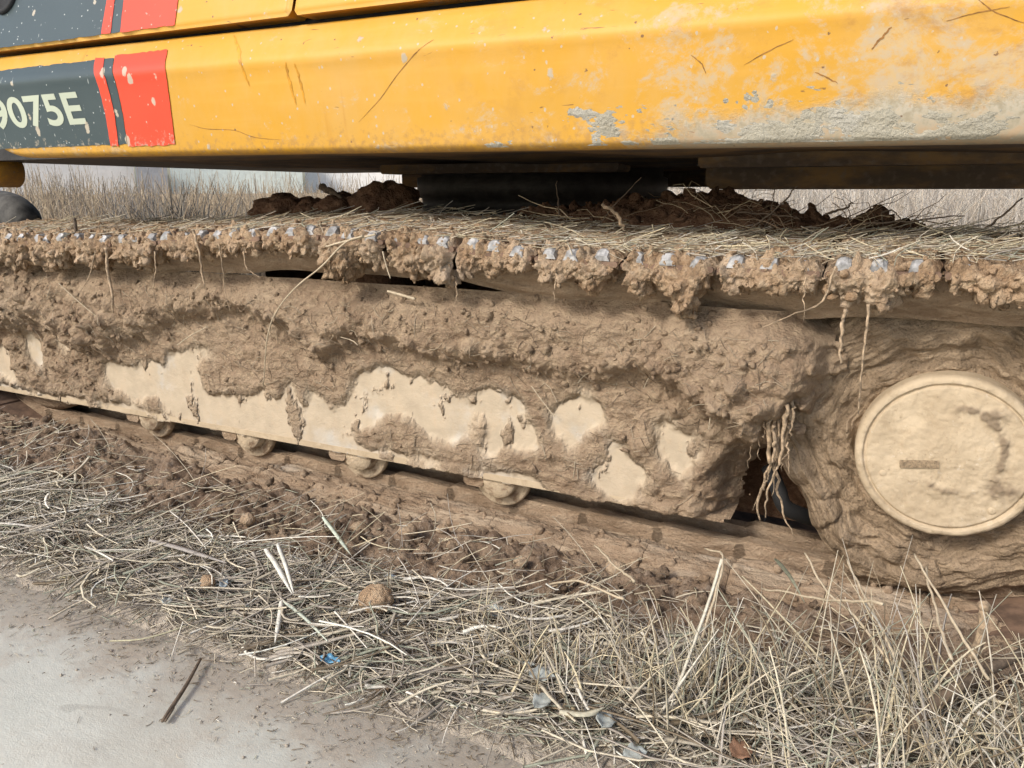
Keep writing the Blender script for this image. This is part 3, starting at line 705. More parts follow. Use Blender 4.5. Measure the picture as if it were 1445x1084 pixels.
def lower_crust(x0, x1, seed, parent, M):
    nu, nv = max(24, int((x1 - x0) / .004)), 70; X = np.linspace(x0, x1, nu); y = np.linspace(0, 1, nv)
    pr = np.array([(-.014, -.035), (-.014, .004), (-.004, .018), (.02, .026), (.06, .032), (.10, .026), (.150, .016)]); L = np.linspace(0, 1, len(pr))
    P = np.zeros((nu, nv, 3)); P[:, :, 0] = X[:, None]; P[:, :, 1] = EDGE + np.interp(y, L, pr[:, 0])[None, :]; P[:, :, 2] = (CZ - RT) + .008 + np.interp(y, L, pr[:, 1])[None, :]
    P[:, :, 2] += .016 * fbm(P * np.array([5, 14, 1]), 4); P[:, :, 1] += .018 * fbm(P * np.array([7, 3, 9]) + 4, 3) * np.interp(y, [0, .4, .8], [1, .6, 0])[None, :]
    d1, i1 = worley(P * np.array([26, 40, 40]) + 2); P[:, :, 2] += (.5 - d1) * .010 * i1; P[:, :, 2] += .010 * np.abs(fbm(P * np.array([5, 46, 30]), 3))
    edge = np.minimum(np.arange(nu), np.arange(nu)[::-1]) * (x1 - x0) / nu
    jd = np.where(np.arange(nu) < nu // 2, .001 + .007 * _fp[(int(x0 * 60.5 + 900)) & 255, 0] ** 2, .001 + .007 * _fp[(int(x1 * 60.5 + 900)) & 255, 0] ** 2)
    P[:, :, 2] -= (jd * (1 - sstep(0, .008, edge)))[:, None]; P[:, :, 0] += (.012 * fbm(np.stack([0 * y, y * 5, 0 * y + seed * .7], 1), 3))[None, :] * 0
    V = P.reshape(-1, 3); m = 70; ii = rng.integers(1, nu - 1, m); jj = rng.integers(2, nv - 2, m); S_c = .0015 + .009 * rng.random(m) ** 4; Cv, Cf = crumbs(P[ii, jj], S_c, 1, .15)
    Fq = np.concatenate([tri(grid_faces(nu, nv)), Cf + len(V)]); V = np.concatenate([V, Cv]); Mi = np.array(M.inverted()); Vl = V @ Mi[:3, :3].T + Mi[:3, 3]
    me = mesh_data('mud_crust', Vl, Fq, 'mud_smooth', attrs={'dry': np.concatenate([np.clip(.9 * fbm(P * np.array([4, 12, 4]) + 8, 3).ravel() - .05, 0, .5), np.zeros(len(Cv))])})
    o = bpy.data.objects.new('mud_crust', me); scene.collection.objects.link(o); o.parent = parent; o['kind'] = 'stuff'
    return o
for k in range(NS):
    s0 = ph0 + k * pitch; pA, pB = arc_at(s0), arc_at(s0 + pitch); c = (pA + pB) / 2; d = pB - pA; d /= np.linalg.norm(d)
    # local x = travel direction d, local z = outward normal (left of travel on the upper run is up)
    xd = Vector((d[0], 0, d[1])); zd = Vector((-d[1], 0, d[0])); yd = Vector((0, 1, 0))
    M = Matrix(((xd.x, yd.x, zd.x, c[0]), (xd.y, yd.y, zd.y, EDGE), (xd.z, yd.z, zd.z, c[1]), (0, 0, 0, 1)))
    sh = bpy.data.objects.new('track_shoe', shoe_me); scene.collection.objects.link(sh); sh.parent = ex
    sh.matrix_local = Matrix.Translation(-Vector(EX0)) @ M
    for gxo in (-.052, .0, .052):
        gr = bpy.data.objects.new('grouser', grouser_me); scene.collection.objects.link(gr); gr.parent = sh; gr.location = (gxo + rng.normal(0, .003), rng.uniform(-.0035, .005), rng.uniform(-.0045, .0015)); gr.rotation_euler = (rng.normal(0, .006), 0, rng.normal(0, .02))
    lo = bpy.data.objects.new('track_link', link_me); scene.collection.objects.link(lo); lo.parent = sh
    if d[0] > .8 and c[0] < .40: upper_crust(min(pA[0], pB[0]) + .002, max(pA[0], pB[0]) - .002, k, sh, M)
    if d[0] < -.95: lower_crust(min(pA[0], pB[0]) + .0005, max(pA[0], pB[0]) - .0005, k, sh, M)
# far track: seen only in slivers under the body
pts = []
Vb, Fb = [], []
pr = np.concatenate([arc[::12], arc[:1]]); n = len(pr)
for y_ in (3.05, 3.50): Vb += [(x_, y_, z_ - .03) for x_, z_ in pr]
Fb = [(i, i + 1, n + i + 1, n + i) for i in range(n - 1)] + [tuple(range(n - 1)), tuple(range(2 * n - 2, n - 1, -1))]
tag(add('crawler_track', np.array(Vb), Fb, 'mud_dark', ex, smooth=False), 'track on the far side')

# ---- track frame: box with a slanted top and a lower lip
FY = 1.405
pf = [(FY + .006, .118), (FY + .006, .395), (FY + .03, .45), (FY + .07, .478), (FY + .20, .478), (FY + .26, .44), (FY + .26, .118)]
n = len(pf); V = [(x_, y_, z_) for x_ in (-2.62, -.33) for y_, z_ in pf]
F = [tuple(range(n))[::-1], tuple(range(n, 2 * n))] + [(i, (i + 1) % n, (i + 1) % n + n, i + n) for i in range(n)]
tf_ = add('track_frame', V, F, 'mud_frame', ex, smooth=False)
V, F = box((-1.52, FY + .012, .113), (2.20, .030, .014), .003); add('lower_lip', V, F, 'clay_cover', tf_, smooth=False)
V, F = merge([box((-.02, FY + .235, .30), (.80, .02, .52), .006)]); add('hollow_backing', V, F, 'mud_dark', tf_, smooth=False)  # dark plate added behind the hollow to shut out the bright background

# mud on the frame face
Z4 = lambda L: [(x_ * .3506, 300 + y_ * .3506) for x_, y_ in L]
Z5 = lambda L: [(400 + x_ * .3322, 440 + y_ * .3322) for x_, y_ in L]
Z6 = lambda L: [(860 + x_ * .406, 420 + y_ * .406) for x_, y_ in L]
CREAM = [Z4([(420, 585), (470, 612), (540, 632), (600, 590), (640, 600), (680, 640), (690, 560), (740, 560), (760, 545), (850, 550), (850, 575), (800, 590), (810, 650), (820, 720), (860, 738), (1050, 740), (1048, 700), (1075, 690), (1110, 780), (1160, 765), (1168, 620), (1190, 700), (1200, 760), (1230, 850), (1290, 725), (1310, 775), (1369, 800), (1369, 950), (850, 860), (790, 840), (700, 800), (620, 740), (560, 745), (460, 705), (430, 660)]),
    Z4([(390, 750), (610, 795), (850, 850), (1369, 940), (1369, 985), (390, 775)]), Z4([(118, 500), (155, 480), (185, 615), (130, 600)]), Z4([(238, 475), (278, 490), (300, 552), (268, 548)]),
    Z4([(0, 690), (150, 730), (280, 760), (330, 800), (450, 890), (180, 850), (0, 760)]), Z4([(0, 520), (40, 530), (60, 640), (105, 690), (40, 660), (0, 640)]),
    Z5([(310, 250), (330, 260), (350, 300), (365, 250), (440, 235), (500, 270), (560, 275), (600, 268), (640, 290), (700, 320), (760, 370), (795, 400), (795, 500), (705, 558), (620, 510), (540, 450), (500, 430), (440, 440), (400, 400), (410, 450), (370, 490), (300, 500), (280, 545), (230, 570), (0, 545), (0, 480), (60, 470), (90, 440), (110, 360), (130, 320), (180, 350), (190, 440), (230, 460), (270, 410), (300, 350)]),
    Z5([(0, 320), (20, 310), (45, 420), (60, 470), (0, 480)]),
    Z5([(795, 380), (830, 340), (900, 318), (950, 350), (1000, 370), (1015, 400), (1010, 500), (1000, 582), (940, 575), (900, 612), (840, 592), (800, 530), (800, 480), (840, 560), (872, 560), (872, 430), (850, 400), (830, 400), (835, 470), (800, 430)]),
    Z5([(1010, 490), (1040, 465), (1082, 510), (1072, 592), (1020, 585)]),
    Z5([(1148, 400), (1200, 378), (1280, 368), (1372, 400), (1372, 485), (1320, 480), (1280, 520), (1255, 605), (1208, 605), (1222, 520), (1148, 525)]),
    Z5([(0, 500), (300, 560), (500, 600), (700, 625), (690, 655), (430, 610), (0, 555)]), Z5([(780, 650), (1000, 690), (1100, 720), (1060, 735), (780, 680)]),
    Z5([(1310, 660), (1360, 640), (1375, 560), (1400, 545), (1445, 590), (1445, 780), (1310, 740)]),
    Z6([(0, 500), (30, 498), (60, 560), (140, 600), (142, 632), (70, 650), (105, 700), (0, 700)]),
    Z6([(108, 398), (190, 418), (240, 460), (330, 478), (312, 540), (250, 625), (218, 602), (188, 540), (155, 510), (220, 490), (150, 430)])]
fx = np.arange(-2.60, -.03, .0029); fz = np.arange(.100, .525, .0029)
FX, FZ = np.meshgrid(fx, fz, indexing='ij')
mask = np.zeros(FX.shape)
wob = np.stack([FX, 0 * FX, FZ], -1); wx = .010 * fbm(wob * 26, 3); wz = .010 * fbm(wob * 26 + 31, 3)
for poly in CREAM:
    q = [onY(x_, y_, FY) for x_, y_ in poly]; mask = np.maximum(mask, inpoly(FX + wx, FZ + wz, [(v[0], v[2]) for v in q]))
mask = np.maximum(mask, ((FZ < .122 + .010 * fbm(wob * 12, 3)) & (FX < -.62)) * (fbm(wob * np.array([3, 1, 3]) + 7, 2) > -.25))
wide = blur(blur(mask, 6), 5); soft = sstep(.18, .66, wide + .30 * fbm(wob * np.array([34, 1, 20]) + 5, 4, .62)); near = blur(blur(mask, 7), 7)
# ledge of thick mud along the top: lower boundary, read off the photograph
lb = np.array([onY(x_, y_, FY - .02) for x_, y_ in [(-120, 460), (0, 470), (60, 455), (130, 500), (200, 475), (260, 450), (330, 440), (420, 470), (450, 510), (500, 480), (560, 490), (650, 520), (720, 510), (800, 535), (860, 540), (920, 530), (980, 565), (1040, 610), (1080, 640), (1120, 640), (1180, 600)]])
lz_ = np.interp(FX + .014 * fbm(wob * 15 + 3, 2), lb[:, 0], lb[:, 2])
led = sstep(-.018, .045, FZ - lz_ + .012 * fbm(wob * 22, 3))
d1, i1 = worley(wob * 24 + 5); d2, i2 = worley(wob * 62); d3, i3 = worley(wob * 130)
lumpy = np.clip(.70 - d1, 0, 1) * (.3 + i1) * .038 + np.clip(.6 - d2, 0, 1) * (.2 + i2) * .013 + np.clip(.6 - d3, 0, 1) * (.3 + i3) * .0045
stri = fbm(wob * np.array([9, 1, 34]), 5, .6) * .0055 + .006 * np.abs(fbm(wob * np.array([4, 1, 15]) + 3, 3))
T = .008 + .006 * fbm(wob * 9, 3) + (.042 + .012 * fbm(wob * np.array([3, 1, 7]), 3)) * led
crumb = np.clip(np.exp(-((FZ - lz_ - .03) / .05) ** 2) + sstep(-1.75, -2.05, FX) * .6 + sstep(-.55, -.3, FX) * .7, 0, 1)   # crumbliest near the foot of the ledge
T += lumpy * (.22 + .95 * crumb) * (1 - .5 * sstep(.44, .49, FZ)) + stri * (1 - .5 * crumb) + fbm(wob * 60, 3) * .0022
T += .026 * sstep(-.55, -.22, FX) * led + .016 * sstep(-1.75, -2.0, FX) * led                      # the heavy lump at the right
T = T * (1 - .72 * np.clip(near * 1.4, 0, 1) * (1 - led)); T = T * (1 - soft) + soft * (.0012 + .0009 * fbm(wob * 18, 3))
resid = np.clip(fbm(wob * np.array([15, 1, 9]) + 12, 5, .6) - .30, 0, 1) * blur(mask, 3); T += resid * .010 * (1 + .6 * fbm(wob * 50, 2))
# falls away at the top, at the foot, and at the right end
T -= sstep(.475, .525, FZ + .008 * fbm(wob * 12, 3)) * .05
xe = np.interp(FZ, [.10, .20, .26, .31, .36, .42, .47, .52], [-.255, -.245, -.205, -.150, -.118, -.095, -.10, -.13]) + .030 * fbm(wob * 13, 4, .6)
endf = sstep(-.075, .035, FX - xe); T = T * (1 + .25 * sstep(-.20, -.06, FX - xe) * led) - endf ** 1.6 * .12
foot = .106 + .010 * fbm(wob * 16 + 2, 3); T = np.where(FZ < foot, -.010, T)
Yf = FY - .0005 - T; T_frame = T
drs = sstep(.02, .80, wide + .30 * fbm(wob * np.array([16, 1, 9]) + 2, 5, .65)); dry = np.clip(drs * .9 * (1 - .8 * led) + .75 * near ** 1.1 * np.clip(.55 + 1.1 * fbm(wob * np.array([30, 1, 16]), 4, .6), 0, 1.3) * (1 - led) + .22 * np.clip(fbm(wob * 5, 3), 0, 1), 0, 1)
dry = dry * (1 - np.clip(resid * 2.6, 0, .75)); dry *= 1 - sstep(.0, .05, endf)
keep = (endf < .97)
F = grid_faces(len(fx), len(fz), flip=False); kf = keep.ravel()[F].all(1)
Pf = np.stack([FX, Yf, FZ], -1)
cand = np.argwhere((soft < .2) & (endf < .1) & (T > .006) & (FZ > .125)); wgt = (.15 + crumb + .6 * led)[cand[:, 0], cand[:, 1]]; sel = cand[rng.choice(len(cand), 1500, p=wgt / wgt.sum())]
S_c = .0012 + .0068 * rng.random(len(sel)) ** 3.8; Cv, Cf = crumbs(Pf[sel[:, 0], sel[:, 1]] + np.array([0, -1, 0]) * (S_c * .2)[:, None], S_c, 2, .26)
# where the mud wraps the top of the frame
tag(add('mud_crust', np.concatenate([Pf.reshape(-1, 3), Cv]), np.concatenate([tri(F[kf]), Cf + Pf.size // 3]), 'mud_frame', tf_, attrs={'dry': np.concatenate([dry.ravel(), np.zeros(len(Cv))])}), 'brown crumbly mud with pale scraped patches', kind='stuff')
# mud packed under the upper run (the dark smooth band above the frame)
nu, nv = 420, 26; A, B = np.meshgrid(np.linspace(-2.5, .27, nu), np.linspace(0, 1, nv), indexing='ij')
Pq = np.stack([A, 0 * A, B * .3], -1); zt = top_z(A) - .012
P = np.stack([A, EDGE + .050 + .045 * B + .012 * fbm(Pq * np.array([5, 1, 6]), 3), zt - .004 - (.070 + .016 * fbm(Pq * np.array([4, 1, 0]), 2)) * B ** .7], -1)
d1, i1 = worley(P * 24); P[:, :, 1] -= (.5 - d1) * .008
tag(add('mud_crust', P.reshape(-1, 3), grid_faces(nu, nv), 'mud_smooth', tf_, attrs={'dry': np.zeros(nu * nv)}), 'smooth packed mud under the upper run', kind='stuff')

# ---- track rollers
for px_, py_ in [(213, 600), (352, 628), (507, 657), (703, 692)]:
    p_ = onY(px_, py_, FY + .02); xr = p_[0]; zr = .104
    V, F = revolve_y([(.001, FY + .006), (.030, FY + .006), (.034, FY + .009), (.042, FY + .010), (.045, FY + .014), (.045, FY + .032), (.052, FY + .036), (.052, FY + .2), (.001, FY + .2)], (xr, zr), 64)
    V[:, 1] += .0025 * fbm(V * 30, 3); V[:, 2] += .002 * fbm(V * 25 + 5, 3)
    ro = add('track_roller', V, F, 'clay_muddy', ex, smooth=False)
    V, F = revolve_y([(.048, FY + .034), (.068, FY + .034), (.071, FY + .038), (.071, FY + .048), (.066, FY + .054), (.048, FY + .054)], (xr, zr), 48)
    add('flange', V, F, 'clay_muddy', ro, smooth=False)
    V, F = box((xr - .055, FY + .03, .098), (.05, .05, .035), .008); add('bracket', V, F, 'mud_smooth', ro, smooth=False)
for xr, zr, rr in ((IX, zc, .24),):
    V, F = revolve_y([(.001, FY), (.10, FY), (.12, FY + .02), (rr - .02, FY + .03), (rr, FY + .05), (rr, FY + .15), (.001, FY + .15)], (xr, zr), 64); add('idler_wheel', V, F, 'mud_smooth', ex)
V, F = revolve_y([(.001, FY + .05), (.055, FY + .05), (.06, FY + .06), (.06, FY + .2), (.001, FY + .2)], (-1.10, .515), 32); add('carrier_roller', V, F, 'mud_dark', ex)

# ---- drive sprocket, mud swirled round it, round cover
V, F = revolve_y([(.001, FY + .065), (.255, FY + .065), (.262, FY + .07), (.262, FY + .16), (.001, FY + .16)], (CX, CZ), 72)
sp = add('drive_sprocket', V, F, 'mud_dark', ex)
nth, nr = 720, 90; thv = np.linspace(0, 2 * np.pi, nth, endpoint=False); rv = np.linspace(.120, .292, nr)
TH, RR = np.meshgrid(thv, rv, indexing='ij')
Pc = np.stack([np.cos(TH) * 1.0, np.sin(TH) * 1.0, 0 * TH], -1)
sw = np.stack([Pc[:, :, 0] * 2.0, Pc[:, :, 1] * 2.0, RR * 60 + 1.6 * fbm(Pc * 1.7, 3)], -1)
hgt = np.interp(RR, [.12, .135, .16, .20, .24, .265, .292], [.004, .000, -.002, .006, .006, -.006, -.050])
P3 = np.stack([CX + RR * np.cos(TH), 0 * RR, CZ + RR * np.sin(TH)], -1)
d1, i1 = worley(P3 * np.array([16, 1, 16]) + 3); d2, i2 = worley(P3 * 45)
left = sstep(.35, -.75, np.cos(TH - math.radians(200)) * -1)      # rough lumpy side towards the frame
hgt = hgt + .015 * fbm(sw * .35, 4) + .0095 * fbm(sw * .9, 4, .6) + np.clip(.65 - d1, 0, 1) * i1 * .050 * (.25 + 1.1 * left) * sstep(.13, .16, RR) + (.5 - d2) * .007 + .018 * fbm(P3 * 11, 4) * sstep(.13, .17, RR)
sec = np.exp(-(((np.degrees(TH) - 211) / 17) ** 2)); rr2 = .12 + (RR - .12) * (1 - .21 * sec) + .006 * fbm(P3 * 14 + 4, 2) * sstep(.13, .16, RR)
P = np.stack([CX + rr2 * np.cos(TH), FY + .012 - hgt, CZ + rr2 * np.sin(TH)], -1)
tag(add('mud_ring', P.reshape(-1, 3), grid_faces(nth, nr, True), 'mud_ring', sp, attrs={'swirl': sw.reshape(-1, 3)}), 'olive-brown mud swirled around the drive cover', kind='stuff')
# cover: rim, shallow groove and slightly domed face, thin clay over all
CY = 1.375
nth, nr = 360, 110; thv = np.linspace(0, 2 * np.pi, nth, endpoint=False)
rp = np.array([(.0005, .004), (.066, .0028), (.070, .0018), (.074, .0010), (.108, .0010), (.1180, .0006), (.1200, -.0034), (.1222, -.0032), (.1250, .0016), (.131, .0010), (.1350, -.0025), (.1372, -.009), (.1380, -.030), (.138, -.06)])
L = np.concatenate([[0], np.cumsum(np.linalg.norm(np.diff(rp, axis=0), axis=1))]); lq = np.linspace(0, L[-1], nr)
pr2 = np.stack([np.interp(lq, L, rp[:, 0]), np.interp(lq, L, rp[:, 1])], 1)
TH, RR = np.meshgrid(thv, pr2[:, 0], indexing='ij'); HH = np.broadcast_to(pr2[:, 1][None], TH.shape)
P3 = np.stack([CX + RR * np.cos(TH), 0 * RR, CZ + RR * np.sin(TH)], -1)
cent = np.array([CX + .010, CZ + .018]); rc = np.hypot(P3[:, :, 0] - cent[0], P3[:, :, 2] - cent[1]); ac = np.degrees(np.arctan2(P3[:, :, 2] - cent[1], P3[:, :, 0] - cent[0]))
arcm = 1.3 * np.exp(-((rc - .068) / .0060) ** 2) * sstep(112, 70, ac) * sstep(-40, -8, ac)
low = np.exp(-((rc - .072) / .006) ** 2) * sstep(-70, -85, ac) * sstep(-135, -110, ac) * .7
pat = np.exp(-(((P3[:, :, 0] - CX - .082) / .026) ** 2 + ((P3[:, :, 2] - CZ + .040) / .020) ** 2)) + .8 * np.exp(-(((P3[:, :, 0] - CX - .060) / .020) ** 2 + ((P3[:, :, 2] - CZ - .082) / .012) ** 2))
dirt = np.clip((arcm + low + pat) * (1.0 + .9 * fbm(P3 * 60, 3)), 0, 1)
HH = HH + dirt * .003 * (1 + fbm(P3 * 90, 2)) + .0022 * fbm(P3 * 20, 4, .6) + .0009 * fbm(P3 * 90, 3) + np.where((RR > .119) & (HH > -.01), .0016 * fbm(P3 * 30, 4, .6), 0)
P = np.stack([CX + RR * np.cos(TH), CY - HH, CZ + RR * np.sin(TH)], -1)
cv = add('drive_cover', P.reshape(-1, 3), grid_faces(nth, nr, True), 'clay_cover', sp, attrs={'dry': np.clip(dirt * .8, 0, .8).ravel()})
tag(cv, 'round drive cover coated in smooth cream-coloured dried mud')
pc = onY(1297, 655, CY - .004)
V, F = box((0, 0, 0), (.058, .0016, .0135), .0012); V = np.array(V)
# embossed strokes on the small plate
tk = [(V.tolist(), F)]
r_ = random.Random(3)
for q in range(8):
    x_ = -.022 + q * .0062; tk.append(box((x_, -.0012, r_.uniform(-.001, .001)), (.0012, .0012, .008)))
    tk.append(box((x_ + .0015, -.0012, r_.choice((-.0035, 0, .0035))), (.003, .0012, .0012)))
V, F = merge(tk); V = np.array(V); an = math.radians(8); R2 = np.array([[math.cos(an), 0, -math.sin(an)], [0, 1, 0], [math.sin(an), 0, math.cos(an)]])
tag(add('rating_plate', V @ R2.T + np.array([pc[0], CY - .0048, pc[2]]), F, 'plate_clay', sp, smooth=False), 'small embossed plate with raised strokes')
for px_, py_ in [(1246, 668), (1400, 722)]:
    p_ = onY(px_, py_, CY - .002); V, F = revolve_y([(.0005, -.0012), (.0045, -.0012), (.0060, .0002), (.0065, .004)], (p_[0], p_[2]), 16); V[:, 1] += CY - .001
    add('bolt_head', V, F, 'clay_cover', sp)
# hose in the hollow between frame and sprocket
pa = [onY(1085, 660, 1.50), onY(1098, 690, 1.47), onY(1108, 715, 1.465), onY(1135, 728, 1.49), onY(1160, 735, 1.54)]
V, F = tube(spline(pa, 24), .015, 14); tag(add('hydraulic_hose', V, F, 'black_rubber', ex), 'black hose in the hollow beside the drive cover')

# ================================================================== LOOSE THINGS
def lumps(name, c, rx_, ry_, rz_, seed, mat='mud_dark', n=48, crumble=1.0, sink=.3):
    th = np.linspace(0, 2 * np.pi, n, endpoint=False); ph = np.linspace(.02, np.pi - .02, n // 2); A, B = np.meshgrid(th, ph, indexing='ij')
    D = np.stack([np.sin(B) * np.cos(A), np.sin(B) * np.sin(A), np.cos(B)], -1)
    S = np.array([rx_, ry_, rz_]); P = D * S; m_ = float(np.mean(S))
    q = P / m_ * .9 + seed * 5.3; d1, i1 = worley(q * 2.1); d2, _ = worley(q * 5.2)
    k = 1 + crumble * (.30 * fbm(q * .9, 3) + (.55 - d1) * .34 * (.4 + i1) + (.5 - d2) * .12)
    P = P * k[:, :, None] + np.array(c)
    return P.reshape(-1, 3), grid_faces(n, n // 2, True, flip=True)
# dark clods and heaps on the inner side of the track
for k, (px_, py_, rx_, rz_, lab) in enumerate([(408, 292, .105, .045, 'dark brown mud clod on the track, leftmost in the gap below the skirt'), (455, 292, .060, .035, 'small dark mud clod between two bigger clods on the track'), (492, 290, .065, .040, 'ragged dark mud clod with a stick lying on it'),
                                           (543, 282, .085, .062, 'tall dark mud clod beside the swing bearing')]):
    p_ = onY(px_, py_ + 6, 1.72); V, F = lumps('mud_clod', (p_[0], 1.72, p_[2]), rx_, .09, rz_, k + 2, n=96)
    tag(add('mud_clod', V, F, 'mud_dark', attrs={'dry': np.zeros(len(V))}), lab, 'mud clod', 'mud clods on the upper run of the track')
hx = np.linspace(-.98, .16, 300); hv = np.linspace(0, 1, 60); A, B = np.meshgrid(hx, hv, indexing='ij')
top = np.interp(A, [-.98, -.92, -.86, -.75, -.62, -.5, -.36, -.22, -.1, .02, .10, .16], [.56, .62, .665, .682, .69, .70, .715, .678, .664, .655, .635, .56])
pq = np.stack([A, B, 0 * A], -1)
P = np.stack([A + .01 * fbm(pq * 20, 2), 1.58 + .36 * B + .02 * fbm(pq * 8, 3), .56 + (top - .56) * np.sin(np.pi * np.clip(B, 0, 1)) ** .55], -1)
d1, i1 = worley(P * 22); d2, i2 = worley(P * 60); P[:, :, 2] += (.6 - d1) * i1 * .035 + (.5 - d2) * .010 + .012 * fbm(P * 9, 3)
N = grid_normals(P); ii = rng.integers(3, 297, 700); jj = rng.integers(3, 57, 700); S_c = .003 + .013 * rng.random(700) ** 3; Cv, Cf = crumbs(P[ii, jj], S_c, 2, .26)
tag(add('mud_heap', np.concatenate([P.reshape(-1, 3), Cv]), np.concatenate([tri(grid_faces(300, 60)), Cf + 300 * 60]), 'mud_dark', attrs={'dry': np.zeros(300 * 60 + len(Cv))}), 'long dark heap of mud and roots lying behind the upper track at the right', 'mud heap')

def thread(name, pix, Ys, r0, r1, mat, label, cat, group=None, n=22, wob=.003, sides=6, seed=0):
    Ys = np.broadcast_to(np.asarray(Ys, float), (len(pix),)); pts = [onY(x_, y_, Y_) for (x_, y_), Y_ in zip(pix, Ys)]
    p_ = spline(pts, n); s_ = np.linspace(0, 1, n)
    p_ = p_ + wob * np.stack([fbm(np.stack([s_ * 6, 0 * s_ + seed * 3.1 + k, 0 * s_], 1), 3) for k in range(3)], 1)
    rad = np.interp(s_, [0, 1], [r0, r1]) * (1 + .35 * fbm(np.stack([s_ * 14, 0 * s_ + seed, 0 * s_ + 9], 1), 2))
    V, F = tube(p_, np.abs(rad), sides)
    return tag(add(name, V, F, mat, attrs={'tint': np.tile([.52, .43, .30, 1], (len(V), 1))}), label, cat, group)
G = 'roots hanging from the track'
RT_ = [([(272, 325), (280, 350), (284, 380), (290, 408)], .005, .002, 'thickest root hanging from the track left of the long curved straw'), ([(218, 355), (220, 380), (216, 405), (220, 425)], .003, .0012, 'thin forked root hanging left of the thickest root'),
       ([(308, 345), (314, 375), (318, 410), (325, 440)], .0022, .001, 'slender root hanging just right of the thickest root'), ([(345, 350), (345, 370), (352, 382), (367, 392)], .0022, .001, 'kinked short root ending to the right of the slender root'),
       ([(150, 350), (152, 385), (158, 415), (160, 442)], .0065, .003, 'shaggy root strand over the clods at the left'), ([(135, 355), (128, 385), (118, 405), (113, 412)], .0025, .001, 'thin root slanting left of the shaggy strand'),
       ([(1136, 390), (1135, 410), (1134, 430), (1135, 452)], .0020, .001, 'fine root left of the two pale hanging roots'), ([(1194, 436), (1188, 460), (1186, 490), (1187, 515)], .0045, .003, 'stout pale root, left of the two beside the drive cover'),
       ([(1225, 430), (1222, 470), (1216, 520), (1211, 584)], .0035, .0015, 'long pale root, right of the two beside the drive cover'), ([(1180, 376), (1160, 425), (1130, 440), (1075, 462)], .0028, .0012, 'branched dry root slanting down over the mud lump'),
       ([(785, 395), (782, 410), (783, 425)], .0018, .001, 'very short root under the track near the middle'), ([(643, 398), (645, 415), (640, 440)], .0020, .001, 'short root hanging below the mud lobe beside the lying straw')]
for k, (pix, a_, b_, lab) in enumerate(RT_): thread('hanging_root', pix, 1.275, a_ * .72, b_ * .7, 'root', lab, 'root', G, seed=k)
MR = [([(1100, 560), (1088, 600), (1085, 640), (1082, 668), (1070, 705), (1072, 735)], .009, .0035), ([(1098, 580), (1100, 620), (1092, 660), (1098, 690), (1108, 730), (1122, 760)], .0075, .0018), ([(1110, 570), (1106, 610), (1100, 650), (1085, 690), (1080, 730)], .007, .003), ([(1085, 540), (1078, 590), (1080, 620)], .006, .003), ([(1118, 565), (1114, 600), (1108, 640), (1104, 665)], .006, .002), ([(1092, 600), (1090, 650), (1078, 690)], .006, .0025), ([(1105, 555), (1094, 610), (1096, 650), (1088, 700)], .005, .0015), ([(1078, 560), (1070, 600), (1072, 650)], .004, .0015), ([(1122, 575), (1112, 630), (1116, 670)], .004, .0012), ([(1090, 545), (1100, 590), (1092, 640), (1062, 720)], .005, .0014), ([(1064, 575), (1062, 610), (1056, 660)], .003, .001)]
rm = empty('root_bundle', onY(1095, 735, 1.33)); tag(rm, 'bundle of muddy roots hanging in front of the hollow beside the drive cover', 'root')
for k, (pix, a_, b_) in enumerate(MR):
    pts = spline([onY(x_, y_, 1.335 + .012 * math.sin(k * 2.1)) for x_, y_ in pix], 26); s_ = np.linspace(0, 1, 26)
    pts = pts + .007 * np.stack([fbm(np.stack([s_ * 7, 0 * s_ + k * 3 + q, 0 * s_], 1), 3) for q in range(3)], 1)
    V, F = tube(pts, np.interp(s_, [0, .15, .6, 1], [a_ * 1.0, a_ * .9, a_ * .5, b_ * .7]) * .62 * (1 + .4 * fbm(np.stack([s_ * 12, 0 * s_ + k, 0 * s_], 1), 2)), 8); add('root_strand', V, F, 'root', rm)
S_ = 'single straws caught on the mud'
thread('straw', [(512, 333), (488, 342), (455, 375), (415, 408), (390, 440), (377, 478), (372, 545)], [1.27, 1.27, 1.275, 1.29, 1.31, 1.33, 1.36], .0022, .0014, 'straw', 'long curved straw hanging from the track down over the mud', 'straw', S_, 40, .001)
thread('straw', [(460, 348), (490, 340), (530, 331)], 1.275, .0022, .002, 'straw', 'straight straw wedged along the shoe edge above the long curved straw', 'straw', S_, wob=.0005)
thread('straw', [(466, 672 - 200), (495, 480), (505, 487)], 1.352, .001, .001, 'straw', 'tiny straw stuck in mud left of centre', 'straw', S_, wob=.0005)
thread('straw', [(540, 355), (545, 375), (551, 393)], 1.272, .0015, .001, 'straw', 'short straw hanging over the mud right of the long curved straw', 'straw', S_, wob=.0005)
thread('straw', [(547, 411), (565, 416), (586, 422)], 1.335, .0030, .003, 'straw', 'stubby flat straw lying on the mud face near the middle', 'straw', S_, wob=.0003)
thread('straw', [(83, 400), (110, 425), (138, 448)], 1.325, .0014, .001, 'straw', 'pale straw slanting across the clods at the left', 'straw', S_, wob=.0006)
thread('straw', [(250, 487), (272, 472), (293, 461)], 1.35, .0016, .001, 'straw', 'pale straw rising to the right above the first cream patch', 'straw', S_, wob=.0006)
thread('straw', [(750, 545), (772, 575), (783, 588)], 1.375, .0010, .001, 'straw', 'fine straw across the gap between two cream patches', 'straw', S_, wob=.0004)
thread('straw', [(1008, 545), (1004, 575), (1000, 606)], 1.335, .0016, .0008, 'straw', 'thin dark-tipped straw left of the root bundle', 'straw', S_, wob=.0006)
